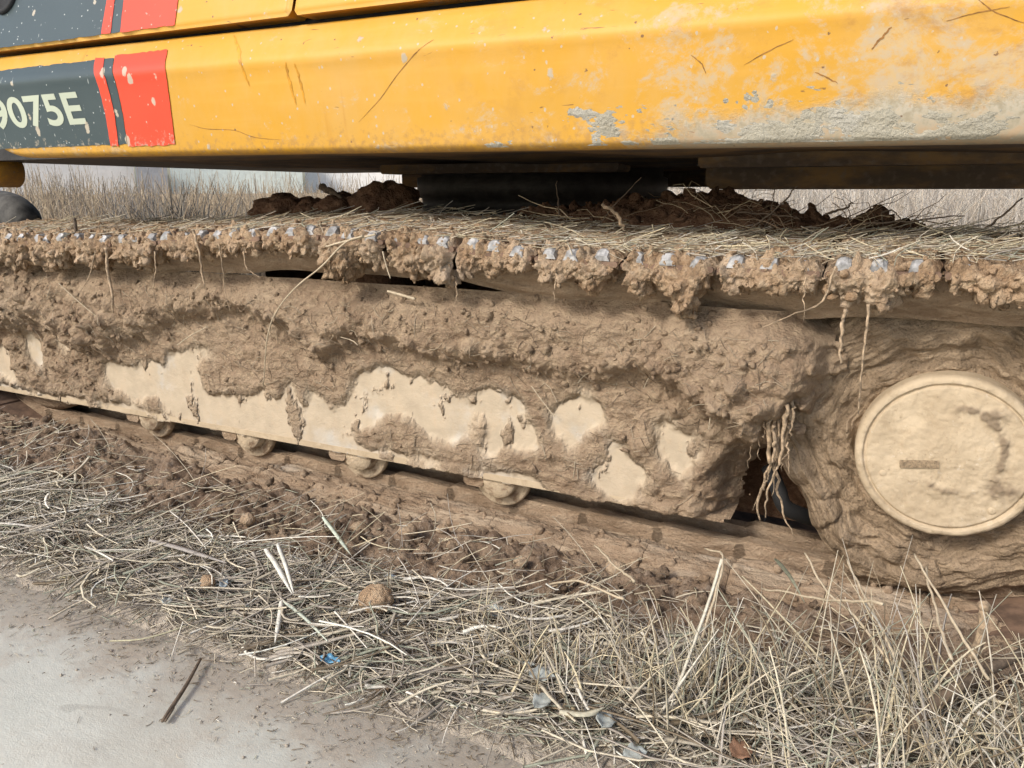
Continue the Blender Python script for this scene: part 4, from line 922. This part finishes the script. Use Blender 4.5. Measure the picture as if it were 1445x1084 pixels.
TW = [([(1005, 355), (1050, 330), (1100, 290), (1125, 262)], 1.60, .0030, .0012, 'thick dark twig rising from the heap towards the belly'), ([(1060, 350), (1085, 310), (1092, 265)], 1.62, .0022, .0008, 'thin dark twig nearly upright on the heap'), ([(1040, 300), (1110, 305), (1130, 310)], 1.6, .002, .001, 'dark twig lying flat across the other twigs'),
      ([(1165, 302), (1195, 292), (1203, 285)], 1.66, .0028, .0014, 'short dark twig left of the looped one'), ([(1250, 325), (1245, 300), (1262, 298), (1272, 312)], 1.66, .0018, .001, 'dark looped twig on the heap'), ([(1200, 320), (1280, 311), (1362, 304)], 1.62, .0022, .001, 'long dark twig pointing right from the heap'),
      ([(1375, 340), (1400, 315), (1445, 280)], 1.60, .0028, .0014, 'dark twig slanting up at the right edge'), ([(790, 340), (788, 290), (785, 255)], 1.60, .002, .001, 'thin upright twig in front of the bearing'), ([(880, 325), (872, 305), (850, 288)], 1.50, .004, .0035, 'pale stub of stick leaning on the upper track'),
      ([(838, 330), (858, 300), (905, 250)], 1.62, .002, .0009, 'thin twig leaning right in front of the bearing'), ([(452, 263), (470, 272), (482, 282)], 1.68, .010, .008, 'short thick dark stick lying on a clod')]
for k, (pix, Y_, a_, b_, lab) in enumerate(TW): thread('twig', pix, Y_, a_, b_, 'root' if 'pale' in lab else 'bark', lab, 'twig', 'twigs on the upper track', wob=.004, seed=k + 30)
thread('twig', [(106, 345), (107, 325), (105, 308)], 1.33, .0045, .004, 'bark', 'short dark stub of stick standing upright on the left end of the track', 'twig', 'twigs on the upper track', wob=.001, seed=51)
thread('twig', [(38, 330), (100, 322), (220, 318)], 1.42, .0018, .001, 'bark', 'long thin dark twig lying along the left end of the track', 'twig', 'twigs on the upper track', wob=.001, seed=52)

# ---- straw fibres on the upper track (beyond counting)
def rand_tint(n, pal, wts, jit=.12):
    pal = np.array(pal); idx = rng.choice(len(pal), n, p=np.array(wts) / sum(wts)); t = pal[idx] * (1 + jit * rng.normal(size=(n, 1))); return np.clip(t, .02, .9)
PAL = [(.63, .56, .42), (.53, .47, .37), (.42, .38, .33), (.68, .59, .40), (.40, .41, .31), (.30, .23, .15), (.74, .69, .58)]
n = 5200; x_ = rng.uniform(-2.4, .35, n); y_ = EDGE + .01 + .36 * rng.random(n) ** 1.2
heavy = rng.random(n) < np.interp(x_, [-2.4, -1.2, -.6, -.1, .2, .35], [.25, .3, .55, 1, .9, .5]); x_, y_ = x_[heavy], y_[heavy]; n = len(x_)
L = rng.uniform(.015, .085, n); an = rng.normal(0, .7, n) + np.where(rng.random(n) < .3, 1.57, 0); tl = rng.normal(.06, .14, n)
t = np.linspace(-.5, .5, 4)[None, :]; bend = rng.normal(0, .12, (n, 1)) * L[:, None]
px_ = x_[:, None] + np.cos(an)[:, None] * L[:, None] * t - np.sin(an)[:, None] * bend * (4 * t * t - 1); py_ = y_[:, None] + np.sin(an)[:, None] * L[:, None] * t + np.cos(an)[:, None] * bend * (4 * t * t - 1)
pz_ = top_z(px_) + .017 + np.interp(py_, [EDGE, EDGE + .08, EDGE + .36], [0, .010, .030]) + tl[:, None] * L[:, None] * (t + .4) + .006 * rng.random((n, 1)) + np.where(py_ < EDGE, (py_ - EDGE) * .4, 0)
V, F, at = many_stems(np.stack([px_, py_, pz_], -1), np.full((n, 4), 1) * rng.uniform(.0005, .0013, (n, 1)), rand_tint(n, PAL, [3, 2, 1, 3, 1, 3, 1]))
tag(add('straw_fibres', V, F, 'straw', attrs=at), 'short straw fibres trodden into the mud on the upper track', 'straw', kind='stuff')

# fibres on the frame mud
n = 1500; x_ = rng.uniform(-2.4, -.12, n); z_ = rng.uniform(.13, .49, n); L = rng.uniform(.008, .05, n); an = rng.normal(0, .9, n); t = np.linspace(-.5, .5, 4)[None, :]
qx = x_[:, None] + np.cos(an)[:, None] * L[:, None] * t; qz = z_[:, None] + np.sin(an)[:, None] * L[:, None] * t + rng.normal(0, .2, (n, 1)) * L[:, None] * (4 * t * t - 1)
ii = np.clip(((qx - fx[0]) / .0029).astype(int), 0, len(fx) - 1); jj = np.clip(((qz - fz[0]) / .0029).astype(int), 0, len(fz) - 1)
qy = Yf[ii, jj].min(axis=1, keepdims=True) * .6 + Yf[ii, jj] * .4 - .0008; ok = (soft[ii, jj].max(1) < .3) & (endf[ii, jj].max(1) < .2) & (T_frame[ii, jj].min(1) > .002)
V, F, at = many_stems(np.stack([qx, qy, qz], -1)[ok], np.full((ok.sum(), 4), 1) * rng.uniform(.0003, .0009, (ok.sum(), 1)), rand_tint(ok.sum(), [(.42, .34, .24), (.30, .23, .16), (.52, .44, .32), (.16, .11, .07)], [2, 3, 1, 2]))
tag(add('root_fibres', V, F, 'straw', attrs=at), 'short root and straw fibres stuck in the mud on the track frame', 'straw', kind='stuff')

# fine roots and dry stems tangled in the heap
n = 210; x_ = rng.normal(-.20, .24, n); y_ = rng.uniform(1.56, 1.85, n); H = rng.uniform(.04, .17, n); az = rng.normal(0, .6, n) + np.where(rng.random(n) < .5, 0, np.pi); ln = np.abs(rng.normal(1.15, .3, n)); t = np.linspace(0, 1, 5)[None, :]
hz = np.interp(x_, hx, top[:, 0]) - .035
P = np.stack([x_[:, None] + np.sin(ln)[:, None] * np.cos(az)[:, None] * H[:, None] * t, y_[:, None] + np.sin(ln)[:, None] * np.sin(az)[:, None] * H[:, None] * t, hz[:, None] + np.cos(ln)[:, None] * H[:, None] * t * (1.2 - .5 * t)], -1) + .006 * rng.normal(size=(n, 5, 3)) * np.array([.4, .4, 1])
V, F, at = many_stems(P, rng.uniform(.0006, .0014, (n, 1)) * np.linspace(1.1, .5, 5)[None, :], rand_tint(n, [(.30, .21, .13), (.14, .09, .055), (.50, .40, .25)], [3, 1.5, 3]))
tag(add('root_tangle', V, F, 'straw', attrs=at), 'tangle of fine roots and stems on the mud heap behind the track', 'roots', kind='stuff')

# ---- matted straw litter beside the road
def surf_z(X, Y): return np.maximum(ground_z(X, Y), np.where(np.asarray(Y) < .785, 0.0, -9))
def straw_field(n, xr, yfun, Lr, rr_, tilt, pal, wts, zl, an_sd=.9, an_mu=0.0, bendv=.10, k=5, name='straw_litter'):
    x_ = rng.uniform(*xr, n); y_ = yfun(x_, n); L = rng.uniform(Lr[0], Lr[1], n) ** 1.0 * (.5 + rng.random(n)); an = rng.normal(an_mu, an_sd, n)
    t = np.linspace(-.5, .5, k)[None, :]; bd = rng.normal(0, bendv, (n, 1)) * L[:, None]; q = 4 * t * t - 1
    px_ = x_[:, None] + np.cos(an)[:, None] * L[:, None] * t - np.sin(an)[:, None] * bd * q; py_ = y_[:, None] + np.sin(an)[:, None] * L[:, None] * t + np.cos(an)[:, None] * bd * q
    g = surf_z(x_, y_); g2 = surf_z(px_[:, ::k - 1].ravel(), py_[:, ::k - 1].ravel()).reshape(n, 2)
    lin = g2[:, :1] * (.5 - t) + g2[:, 1:] * (.5 + t); tl = np.abs(rng.normal(0, tilt, n))[:, None]
    pz_ = np.maximum(lin, g[:, None] - .004) + rng.random((n, 1)) ** 1.5 * zl + tl * L[:, None] * (t + .5) + .02 * L[:, None] * rng.normal(size=(n, 1)) * q + .0015
    py_ = np.minimum(py_, EDGE - .018)
    R = rng.uniform(rr_[0], rr_[1], (n, 1)) * np.linspace(1.1, .6, k)[None, :]
    return np.stack([px_, py_, pz_], -1), R, rand_tint(n, pal, wts)
def litter_y(x_, n):
    far = np.interp(x_, [-2.6, -1.9, -1.3, -.8, -.4, .1, .6], [1.05, 1.04, 1.02, 1.03, 1.05, 1.10, 1.14]); nr_ = np.interp(x_, [-2.6, -1.7, -1.2, -.9, -.6, -.3, .2, .6], [.84, .84, .82, .81, .80, .835, .84, .84])
    u = rng.random(n); return nr_ + (far - nr_) * (.5 + .5 * np.sin((u - .5) * np.pi * .92)) + rng.normal(0, .022, n)
PALG = [(.54, .48, .37), (.41, .365, .30), (.29, .255, .215), (.63, .56, .42), (.34, .355, .27), (.17, .13, .085), (.76, .72, .62)]
A1 = straw_field(8600, (-2.7, .55), litter_y, (.025, .12), (.0005, .0017), .07, PALG, [3, 3, 3, 2, 2, 2, 1], .020, bendv=.07)
A2 = straw_field(13000, (-2.7, .55), lambda x_, n: litter_y(x_, n) + rng.normal(-.006, .028, n), (.004, .028), (.0004, .0013), .06, PALG, [2, 3, 3, 1, 2, 4, 1], .012)
A3 = straw_field(800, (-2.7, .5), litter_y, (.10, .22), (.0009, .0023), .08, PALG, [3, 3, 2, 3, 2, 1, 2], .035, .8, .1, .08)
A4 = straw_field(1000, (-2.6, .5), lambda x_, n: rng.uniform(.97, 1.25, n), (.02, .12), (.0006, .0016), .25, PAL, [3, 2, 1, 3, 1, 2, 1], .01, 1.5)
A5 = straw_field(5000, (-2.6, .5), lambda x_, n: .80 - np.abs(rng.normal(0, .075, n)) + rng.normal(0, .02, n), (.002, .012), (.0003, .0009), .05, PALG, [1, 2, 3, 1, 1, 4, 0.5], .002, 1.6)
A6 = straw_field(760, (-2.7, .5), litter_y, (.03, .13), (.0018, .0040), .10, PALG, [3, 2, 2, 3, 2, 1, 3], .03, 1.0, .2, .14)
AA = (A1, A2, A3, A4, A5, A6)
V, F, at = many_stems(*[np.concatenate([q[j] for q in AA]) for j in range(3)])
tag(add('straw_litter', V, F, 'straw', attrs=at), 'matted grey and pale straw litter along the road edge', 'straw', kind='stuff')

n = 2600; x_ = rng.uniform(-2.7, .6, n); y_ = np.clip(rng.normal(1.14, .10, n), .80, 1.285); S_c = .0008 + .012 * rng.random(n) ** 9
C_ = np.stack([x_, y_, ground_z(x_, y_) + S_c * .35], 1); Cv, Cf = crumbs(C_, S_c, 2, .32)
n2 = 900; x2 = rng.uniform(-2.6, .4, n2); y2 = .79 - np.abs(rng.normal(0, .10, n2)); S2 = .0007 + .0024 * rng.random(n2) ** 5; C2 = np.stack([x2, y2, surf_z(x2, y2) + S2 * .3], 1); Dv, Df = crumbs(C2, S2, 1, .15)
tag(add('soil_crumbs', np.concatenate([Cv, Dv]), np.concatenate([Cf, Df + len(Cv)]), 'soil', attrs={'dry': np.concatenate([np.zeros(len(Cv)), np.full(len(Dv), .9)])}), 'loose soil crumbs scattered between track and road', 'soil', kind='stuff')

# ---- standing dry grass at the right
def standing(n, cx, cy, spread, hr, k=7):
    x_ = cx + rng.normal(0, spread, n); y_ = cy + rng.normal(0, spread * .6, n); H = rng.uniform(hr[0], hr[1], n); az = rng.uniform(0, 2 * np.pi, n); lean = np.abs(rng.normal(.45, .40, n)); curl = np.where(rng.random(n) < .25, np.abs(rng.normal(.7, .6, n)), np.abs(rng.normal(.12, .15, n))); crook = rng.normal(0, .12, n)
    t = np.linspace(0, 1, k); P = np.zeros((n, k, 3)); P[:, 0] = np.stack([x_, y_, ground_z(x_, y_) - .005], 1)
    for j in range(1, k):
        a_ = lean + curl * t[j] ** 2 * 1.6; a2 = az + crook * t[j] * 2; st = (H / (k - 1))
        P[:, j] = P[:, j - 1] + st[:, None] * np.stack([np.sin(a_) * np.cos(a2), np.sin(a_) * np.sin(a2), np.cos(a_)], 1)
    P[:, :, 2] = np.maximum(P[:, :, 2], ground_z(P[:, :, 0], P[:, :, 1]) + .004); P[:, :, 1] = np.minimum(P[:, :, 1], EDGE - .022)
    return P, np.where(rng.random((n, 1)) < .14, rng.uniform(.0020, .0034, (n, 1)), rng.uniform(.0006, .0018, (n, 1))) * np.linspace(1.1, .35, k)[None, :], rand_tint(n, PAL, [4, 3, 2, 3, 2, 3.5, 1.5])
SB = []
for _ in range(88):
    cx = rng.uniform(-.55, .62); cy = np.interp(rng.random(), [0, 1], [.88 if cx < -.2 else .84, np.interp(cx, [-.6, 0, .4], [.98, 1.08, 1.13])]); SB.append(standing(int(rng.integers(10, 24)), cx, cy, .035, (.05, np.interp(cx, [-.6, -.25, .05, .3], [.09, .16, .25, .27]))))
for _ in range(16):
    cx = rng.uniform(-2.6, -.6); cy = rng.uniform(.86, 1.0); SB.append(standing(int(rng.integers(4, 10)), cx, cy, .03, (.03, .09)))
V, F, at = many_stems(*[np.concatenate([q[j] for q in SB]) for j in range(3)])
tag(add('dry_grass', V, F, 'straw', attrs=at), 'tangled standing dry grass in front of the drive end of the track', 'grass', kind='stuff')

# ---- single blades, stalks, stones and scraps that can be told apart
def blade(name, pix, z, w_, label, cat, tint, group=None, lift=0.0, n=14):
    p_ = spline([onZ(x_, y_, z + lf) for (x_, y_), lf in zip(pix, np.broadcast_to(lift, (len(pix),)))], n); t = np.gradient(p_, axis=0); t /= np.linalg.norm(t, axis=1)[:, None]
    s = np.cross(t, (0, 0, 1)); s /= np.linalg.norm(s, axis=1)[:, None] + 1e-9; wv = w_ * np.interp(np.linspace(0, 1, n), [0, .15, .7, 1], [.7, 1, .9, .15])[:, None]
    up = np.array([0, 0, 1.0]); V = np.concatenate([p_ - s * wv + up * .0006, p_ + up * .0016, p_ + s * wv + up * .0006, p_ - up * .0012]); F = []
    for i in range(n - 1):
        for a_, b_ in ((0, 1), (1, 2), (2, 3), (3, 0)): F.append((a_ * n + i, b_ * n + i, b_ * n + i + 1, a_ * n + i + 1))
    return tag(add(name, V, F, 'straw', attrs={'tint': np.tile([*tint, 1], (len(V), 1))}), label, cat, group)
W_ = (.70, .68, .60); BG = 'broad pale blades on the litter'
blade('dry_reed', [(375, 775), (392, 800), (412, 838)], .05, .0060, 'broad pale blade leaning left of a twin near the brown clod', 'dry reed', W_, BG, (.05, .03, .0))
blade('dry_reed', [(392, 768), (404, 800), (415, 840)], .05, .0045, 'broad pale blade right of its twin near the brown clod', 'dry reed', W_, BG, (.06, .03, .0))
blade('dry_reed', [(398, 845), (394, 875), (388, 908)], .035, .0045, 'short pale blade pointing down the litter towards the road', 'dry reed', W_, BG)
blade('dry_reed', [(400, 848), (430, 872), (462, 905)], .035, .0040, 'pale green blade slanting down right from the short pale blade', 'dry reed', (.55, .60, .50), BG)
blade('dry_reed', [(456, 730), (475, 755), (495, 783)], .05, .0050, 'pale green blade on the bare soil above the brown clod', 'dry reed', (.52, .58, .47), BG, (.04, .02, 0))
blade('dry_reed', [(85, 815), (108, 816), (130, 818)], .010, .0028, 'small yellow straw lying alone at the road edge', 'dry reed', (.68, .60, .32), BG)
blade('dry_reed', [(155, 905), (200, 902), (250, 888), (290, 870)], .012, .0022, 'long thin yellowish straw stretching out over the concrete', 'dry reed', (.58, .54, .36), BG)
blade('dry_reed', [(790, 1004), (825, 1008), (850, 1000)], .05, .0070, 'broad cream blade lying by the grey leaves', 'dry reed', (.58, .54, .40), BG)
blade('dry_reed', [(212, 762), (260, 775), (320, 795)], .045, .0085, 'wide grey dried stalk lying in the litter at the left', 'dry reed', (.36, .33, .30), BG)
blade('dry_reed', [(0, 738), (40, 742), (90, 752)], .035, .0060, 'bundle-like pale blade at the left edge of the litter', 'dry reed', (.60, .57, .50), BG)
blade('dry_reed', [(1095, 790), (1115, 815), (1135, 850)], .10, .0055, 'broad greenish blade standing in front of the drive cover', 'dry reed', (.58, .60, .46), BG, (.10, .05, 0))
blade('dry_reed', [(1018, 790), (1000, 850), (960, 960), (945, 1000)], .05, .0026, 'tallest pale stalk with a hooked tip in the grass', 'dry reed', (.64, .60, .48), BG, (.15, .10, .03, .0))
# pale grass stalks that stand taller than the rest, seen against the lower track
TS = [[(995, 775), (1020, 785), (1012, 830), (990, 900)], [(1135, 780), (1165, 830), (1215, 880), (1270, 960)], [(1195, 790), (1225, 850), (1265, 930)], [(1290, 780), (1330, 850), (1395, 960)], [(1075, 830), (1160, 845), (1245, 850)], [(1305, 800), (1320, 860), (1340, 930)], [(840, 770), (870, 800), (895, 820)], [(720, 850), (800, 820), (880, 845)]]
labs = ['hooked pale stalk left of the tallest one', 'long pale stalk falling right from below the root bundle', 'pale stalk crossing the long one near its foot', 'long pale stalk under the drive cover leaning far right', 'arched stalk lying level on top of the grass', 'upright thin stalk under the drive cover', 'short pale stalk on bare soil below the track', 'bowed stalk left of the standing grass']
for k, (pix, lab) in enumerate(zip(TS, labs)):
    Yq = np.linspace(1.20, 1.02, len(pix)); thread('dry_stalk', pix, Yq, .0015, .0022, 'straw', lab, 'dry stalk', 'tall stalks in the dry grass', wob=.003, seed=k + 70)
p_ = onZ(530, 846, .045); V, F = lumps('c', (p_[0], p_[1], .045), .030, .028, .026, 31, n=56, crumble=.45); tag(add('soil_clod', V, F, 'mud_top', attrs={'dry': np.zeros(len(V))}), 'round brown clod lying on the straw in the middle', 'clod', 'clods in the litter')
p_ = onZ(293, 822, .035); V, F = lumps('c', (p_[0], p_[1], .035), .014, .013, .014, 33, n=40, crumble=.5); tag(add('soil_clod', V, F, 'mud_top', attrs={'dry': np.zeros(len(V))}), 'small rusty brown clod lying in the straw at the left', 'clod', 'clods in the litter')
p_ = onZ(1415, 935, .03); V, F = lumps('c', (p_[0], p_[1], .03), .030, .03, .035, 35, n=56, crumble=.7); tag(add('soil_clod', V, F, 'mud_top', attrs={'dry': np.full(len(V), .2)}), 'tan clod at the right edge below the track end', 'clod', 'clods in the litter')
for k, (x_, y_, s_, lab) in enumerate([(505, 735, .014, 'pale clod on the bare soil left of centre'), (575, 742, .016, 'tan clod on the bare soil under the second roller gap'), (693, 690, .010, 'pale lump of clay under the fourth roller'), (875, 785, .016, 'brown round clod on the lower track mud right of centre'), (735, 788, .012, 'small tan clod on bare soil below centre'), (640, 760, .013, 'small reddish clod on the bare soil'), (350, 735, .014, 'grey-brown clod on bare soil at left')]):
    p_ = onZ(x_, y_, .05); V, F = lumps('c', (p_[0], min(p_[1], 1.262), .0), s_ * 1.2, s_, s_, 40 + k, n=32, crumble=.7); V[:, 2] += float(ground_z(np.array(p_[0]), np.array(min(p_[1], 1.262)))) + s_ * .6
    tag(add('soil_clod', V, F, 'mud_top', attrs={'dry': np.full(len(V), .25)}), lab, 'clod', 'clods in the litter')
# stick on the concrete, with a split end
a_, b_ = onZ(283, 930, .012), onZ(229, 1018, .007); V, F = merge([tube(spline([a_, (a_ + b_) / 2 + np.array([.002, .003, .001]), b_], 14), np.interp(np.linspace(0, 1, 14), [0, .8, 1], [.0022, .0034, .0022]), 8), tube(spline([(a_ * .2 + b_ * .8) + np.array([.004, .002, 0]), b_ + np.array([.005, .001, .001])], 6), .0016, 6)])
tag(add('stick', V, F, 'bark'), 'split grey-brown stick lying on the concrete at the litter edge', 'stick')
pts = [onZ(1265, 1060, .02), onZ(1300, 1010, .06), onZ(1360, 965, .09), onZ(1445, 920, .10)]; V, F = tube(spline(pts, 20), np.linspace(.010, .007, 20), 10); tag(add('stick', V, F, 'bark'), 'thick grey stalk lying diagonally in the grass at the lower right', 'stick')
q0, q1 = onY(1372, 930, 1.13), onY(1388, 858, 1.14); V, F = merge([tube(spline([q0, (q0 + q1) / 2 + np.array([.004, 0, 0]), q1], 12), np.linspace(.0065, .0055, 12), 10), lumps('c', q1 + np.array([0, 0, .003]), .0085, .0085, .0075, 3, n=20, crumble=.2)]); tag(add('cut_stem', np.array(V), F, 'root'), 'cut plant stem with a pale knob end standing at the right', 'plant stem')
def leaf(x_, y_, z, l_, w_, an, mat, label, cat='leaf', group='dead leaves in the grass', curl=.25):
    z = z * .55; c = onZ(x_, y_, z); n = 12; s = np.linspace(-1, 1, n); V = []
    for t in s:
        hw = w_ * max(0, 1 - t * t) ** .85 * (1 - .35 * t) * (1 + .12 * math.sin(t * 9 + x_)) + .0006
        for q in (-1, -.5, 0, .5, 1): V.append((t * l_, q * hw, .004 + curl * l_ * t * t * .5 + abs(q) * hw * .55 + .0015 * math.sin(t * 7 + q * 3)))
    V = np.array(V); top = V.copy(); top[:, 2] += .0012; V = np.concatenate([V, top]); m = n * 5; f = grid_faces(n, 5); F = [tuple(r) for r in f[:, ::-1]] + [tuple(r + m) for r in f]
    rim = [i * 5 for i in range(n)] + [(n - 1) * 5 + j for j in range(1, 5)] + [i * 5 + 4 for i in range(n - 2, -1, -1)] + [3, 2, 1]
    for p0, p1 in zip(rim, rim[1:] + rim[:1]): F.append((p0, p1, p1 + m, p0 + m))
    ca, sa = math.cos(an), math.sin(an); Rz = np.array([[ca, -sa, 0], [sa, ca, 0], [0, 0, 1]]); tl = random.uniform(.15, .5); Rx = np.array([[1, 0, 0], [0, math.cos(tl), -math.sin(tl)], [0, math.sin(tl), math.cos(tl)]])
    tag(add('fallen_leaf' if cat == 'leaf' else 'plastic_scrap', V @ (Rz @ Rx).T + c, F, mat), label, cat, group)
leaf(765, 958, .07, .020, .011, .2, 'grey_leaf', 'grey curled leaf, uppermost of the three by the cream blade'); leaf(764, 995, .06, .017, .011, 1.3, 'grey_leaf', 'grey leaf standing on edge left of the cream blade'); leaf(850, 1020, .06, .017, .013, 1.7, 'grey_leaf', 'pale grey leaf right of the cream blade'); leaf(745, 942, .07, .010, .005, .3, 'grey_leaf', 'small whitish leaf above the grey curled leaf')
leaf(895, 1068, .05, .016, .010, .6, 'grey_leaf', 'dark grey-blue leaf at the lower edge of the grass'); leaf(800, 1010, .05, .014, .012, 2.0, 'tan_leaf', 'tan leaf beneath the cream blade'); leaf(1045, 1066, .06, .016, .014, .9, 'brown_leaf', 'brown leaf at the bottom edge under the grass'); leaf(700, 868, .06, .016, .012, .4, 'grey_leaf', 'grey-green leaf in the litter right of the brown clod'); leaf(235, 853, .04, .012, .008, 2.4, 'grey_leaf', 'small grey-green leaf near the road edge at left')
leaf(467, 935, .035, .018, .007, .15, 'blue_plastic', 'torn light blue plastic scrap in the straw', 'plastic scrap', 'plastic scraps in the straw'); leaf(316, 828, .05, .016, .007, 2.2, 'grey_plastic', 'pale blue-grey plastic strip beside the small rusty clod', 'plastic scrap', 'plastic scraps in the straw'); leaf(552, 820, .055, .014, .008, .3, 'grey_plastic', 'grey-blue plastic bit just right of the round brown clod', 'plastic scrap', 'plastic scraps in the straw')

# ================================================================== BACKGROUND
def far_pt(px, dist, z): # ground position in the direction of a column of the picture, at a distance
    d = onZ(px, 300, 0) * np.array([1, 1, 0]); d /= np.linalg.norm(d); return np.array([d[0] * dist, d[1] * dist, z])
def building(name, pxa, pxb, dist, h, mat, label, cat, depth=5, wins=0, roof='roof_metal'):
    a_, b_ = far_pt(pxa, dist, 0), far_pt(pxb, dist, 0); zg = float(ground_z(np.array(a_[0]), np.array(a_[1]))) - .3; ax = b_ - a_; Ln = np.linalg.norm(ax); ax /= Ln; ay = np.array([-ax[1], ax[0], 0]); base = (a_ + b_) / 2; base[2] = zg
    e_ = tag(empty(name, base), label, cat)
    def pb(nm, u0, u1, v0, v1, z0, z1, m):
        V = [base + ax * u + ay * v + np.array([0, 0, z]) for u in (u0, u1) for v in (v0, v1) for z in (z0, z1)]; return add(nm, np.array(V), [(0, 1, 3, 2), (4, 6, 7, 5), (0, 4, 5, 1), (2, 3, 7, 6), (0, 2, 6, 4), (1, 5, 7, 3)], m, e_, smooth=False)
    pb('wall', -Ln / 2, Ln / 2, 0, depth, 0, h, mat); pb('roof', -Ln / 2 - .3, Ln / 2 + .3, -.35, depth + .35, h, h + .25, roof)
    for k in range(wins):
        c_ = -Ln / 2 + Ln * (k + .5) / wins; pb('window', c_ - .5, c_ + .5, -.06, .02, 1.5, 2.7, 'window_glass')
building('white_building', -260, 196, 95, 5.2, 'white_wall', 'low white building beyond the field at the far left', 'building', wins=0)
building('grey_shed', 198, 242, 90, 5.0, 'grey_wall', 'narrow grey shed between the white building and the pale green wall', 'shed', 3)
building('green_building', 246, 430, 98, 5.0, 'green_wall', 'long pale green building behind the field, left of the clods', 'building')
building('white_shed', 434, 620, 104, 5.4, 'white_wall', 'white shed far behind the dark clods', 'shed')
V, F = box((0, 0, 0), (.16, .12, .16), .03)
# dry grass of the field: clumps with hundreds of thin stems
def field(n, pxr, dr_, hr, sp, tints, wts):
    px = rng.uniform(*pxr, n); d = rng.uniform(dr_[0] ** .5, dr_[1] ** .5, n) ** 2; dirs = np.array([far_pt(p_, 1, 0) for p_ in px]); x_, y_ = dirs[:, 0] * d, dirs[:, 1] * d
    H = rng.uniform(*hr, n); az = rng.uniform(0, 2 * np.pi, n); ln = np.abs(rng.normal(.22, .2, n)); P = np.zeros((n, 4, 3)); g = ground_z(x_, y_)
    for j, t in enumerate((0, .4, .75, 1)):
        o = H * t * np.sin(ln * (1 + t)); P[:, j] = np.stack([x_ + o * np.cos(az), y_ + o * np.sin(az), g + H * t * np.cos(ln * (1 + t))], 1)
    return P, (sp * d)[:, None] * np.linspace(1.2, .4, 4)[None, :] * rng.uniform(.6, 1.4, (n, 1)), rand_tint(n, tints, wts, .15)
FT = [(.52, .40, .26), (.42, .325, .22), (.58, .46, .31), (.27, .21, .155), (.62, .54, .42)]
FP = [(.72, .64, .54), (.78, .72, .63), (.60, .52, .43), (.70, .60, .47)]
fl = [field(10000, (-260, 640), (5.0, 11), (.30, .90), .00040, FT, [3, 3, 2, 3, 1]), field(4200, (-260, 640), (11, 34), (.3, .8), .0004, FT, [3, 2, 3, 1, 2]), field(12000, (900, 1750), (6.2, 11.5), (.35, 1.15), .00045, FP, [3, 3, 2, 2])]
V, F, at = many_stems(*[np.concatenate([q[j] for q in fl]) for j in range(3)])
tag(add('field_grass', V, F, 'straw', attrs=at), 'pale dry grass and weeds covering the field behind the excavator', 'grass', kind='stuff')
# dry bushes
def bush(c, w_, h_, n, label, tint):
    P = np.zeros((n, 6, 3)); az = rng.uniform(0, 2 * np.pi, n); ln = np.abs(rng.normal(.75, .4, n)); L = rng.uniform(.5, 1.1, n) * h_; st = rng.normal(0, w_ * .25, (n, 2))
    P[:, 0] = np.stack([c[0] + st[:, 0], c[1] + st[:, 1], np.full(n, c[2])], 1)
    for j in range(1, 6):
        az += rng.normal(0, .35, n); ln += rng.normal(0.05, .2, n); P[:, j] = P[:, j - 1] + (L / 5)[:, None] * np.stack([np.sin(ln) * np.cos(az) * w_ / h_, np.sin(ln) * np.sin(az) * w_ / h_, np.cos(ln)], 1)
    P[:, :, 2] = np.maximum(P[:, :, 2], c[2])
    V, F, at = many_stems(P, np.full((n, 6), .0062) * np.linspace(1.2, .3, 6)[None, :], rand_tint(n, [tint, tuple(x_ * .7 for x_ in tint)], [2, 1])); tag(add('dry_bush', V, F, 'straw', attrs=at), label, 'bush', 'dry bushes behind the track')
for px, d, w_, h_, lab, ti in [(265, 5.4, .62, .74, 'grey twiggy dry bush just behind the track left of the clods', (.24, .225, .20)), (185, 6.5, .5, .78, 'thin greyish bush at the left behind the track', (.33, .30, .27)), (85, 7.5, .6, .86, 'pale brown bush near the left edge of the field', (.38, .32, .25))]:
    c = far_pt(px, d, 0); c[2] = float(ground_z(np.array(c[0]), np.array(c[1]))); bush(c, w_, h_, 950, lab, ti)
print('tris', sum(len(m.loops) - 2 * len(m.polygons) for m in bpy.data.meshes))
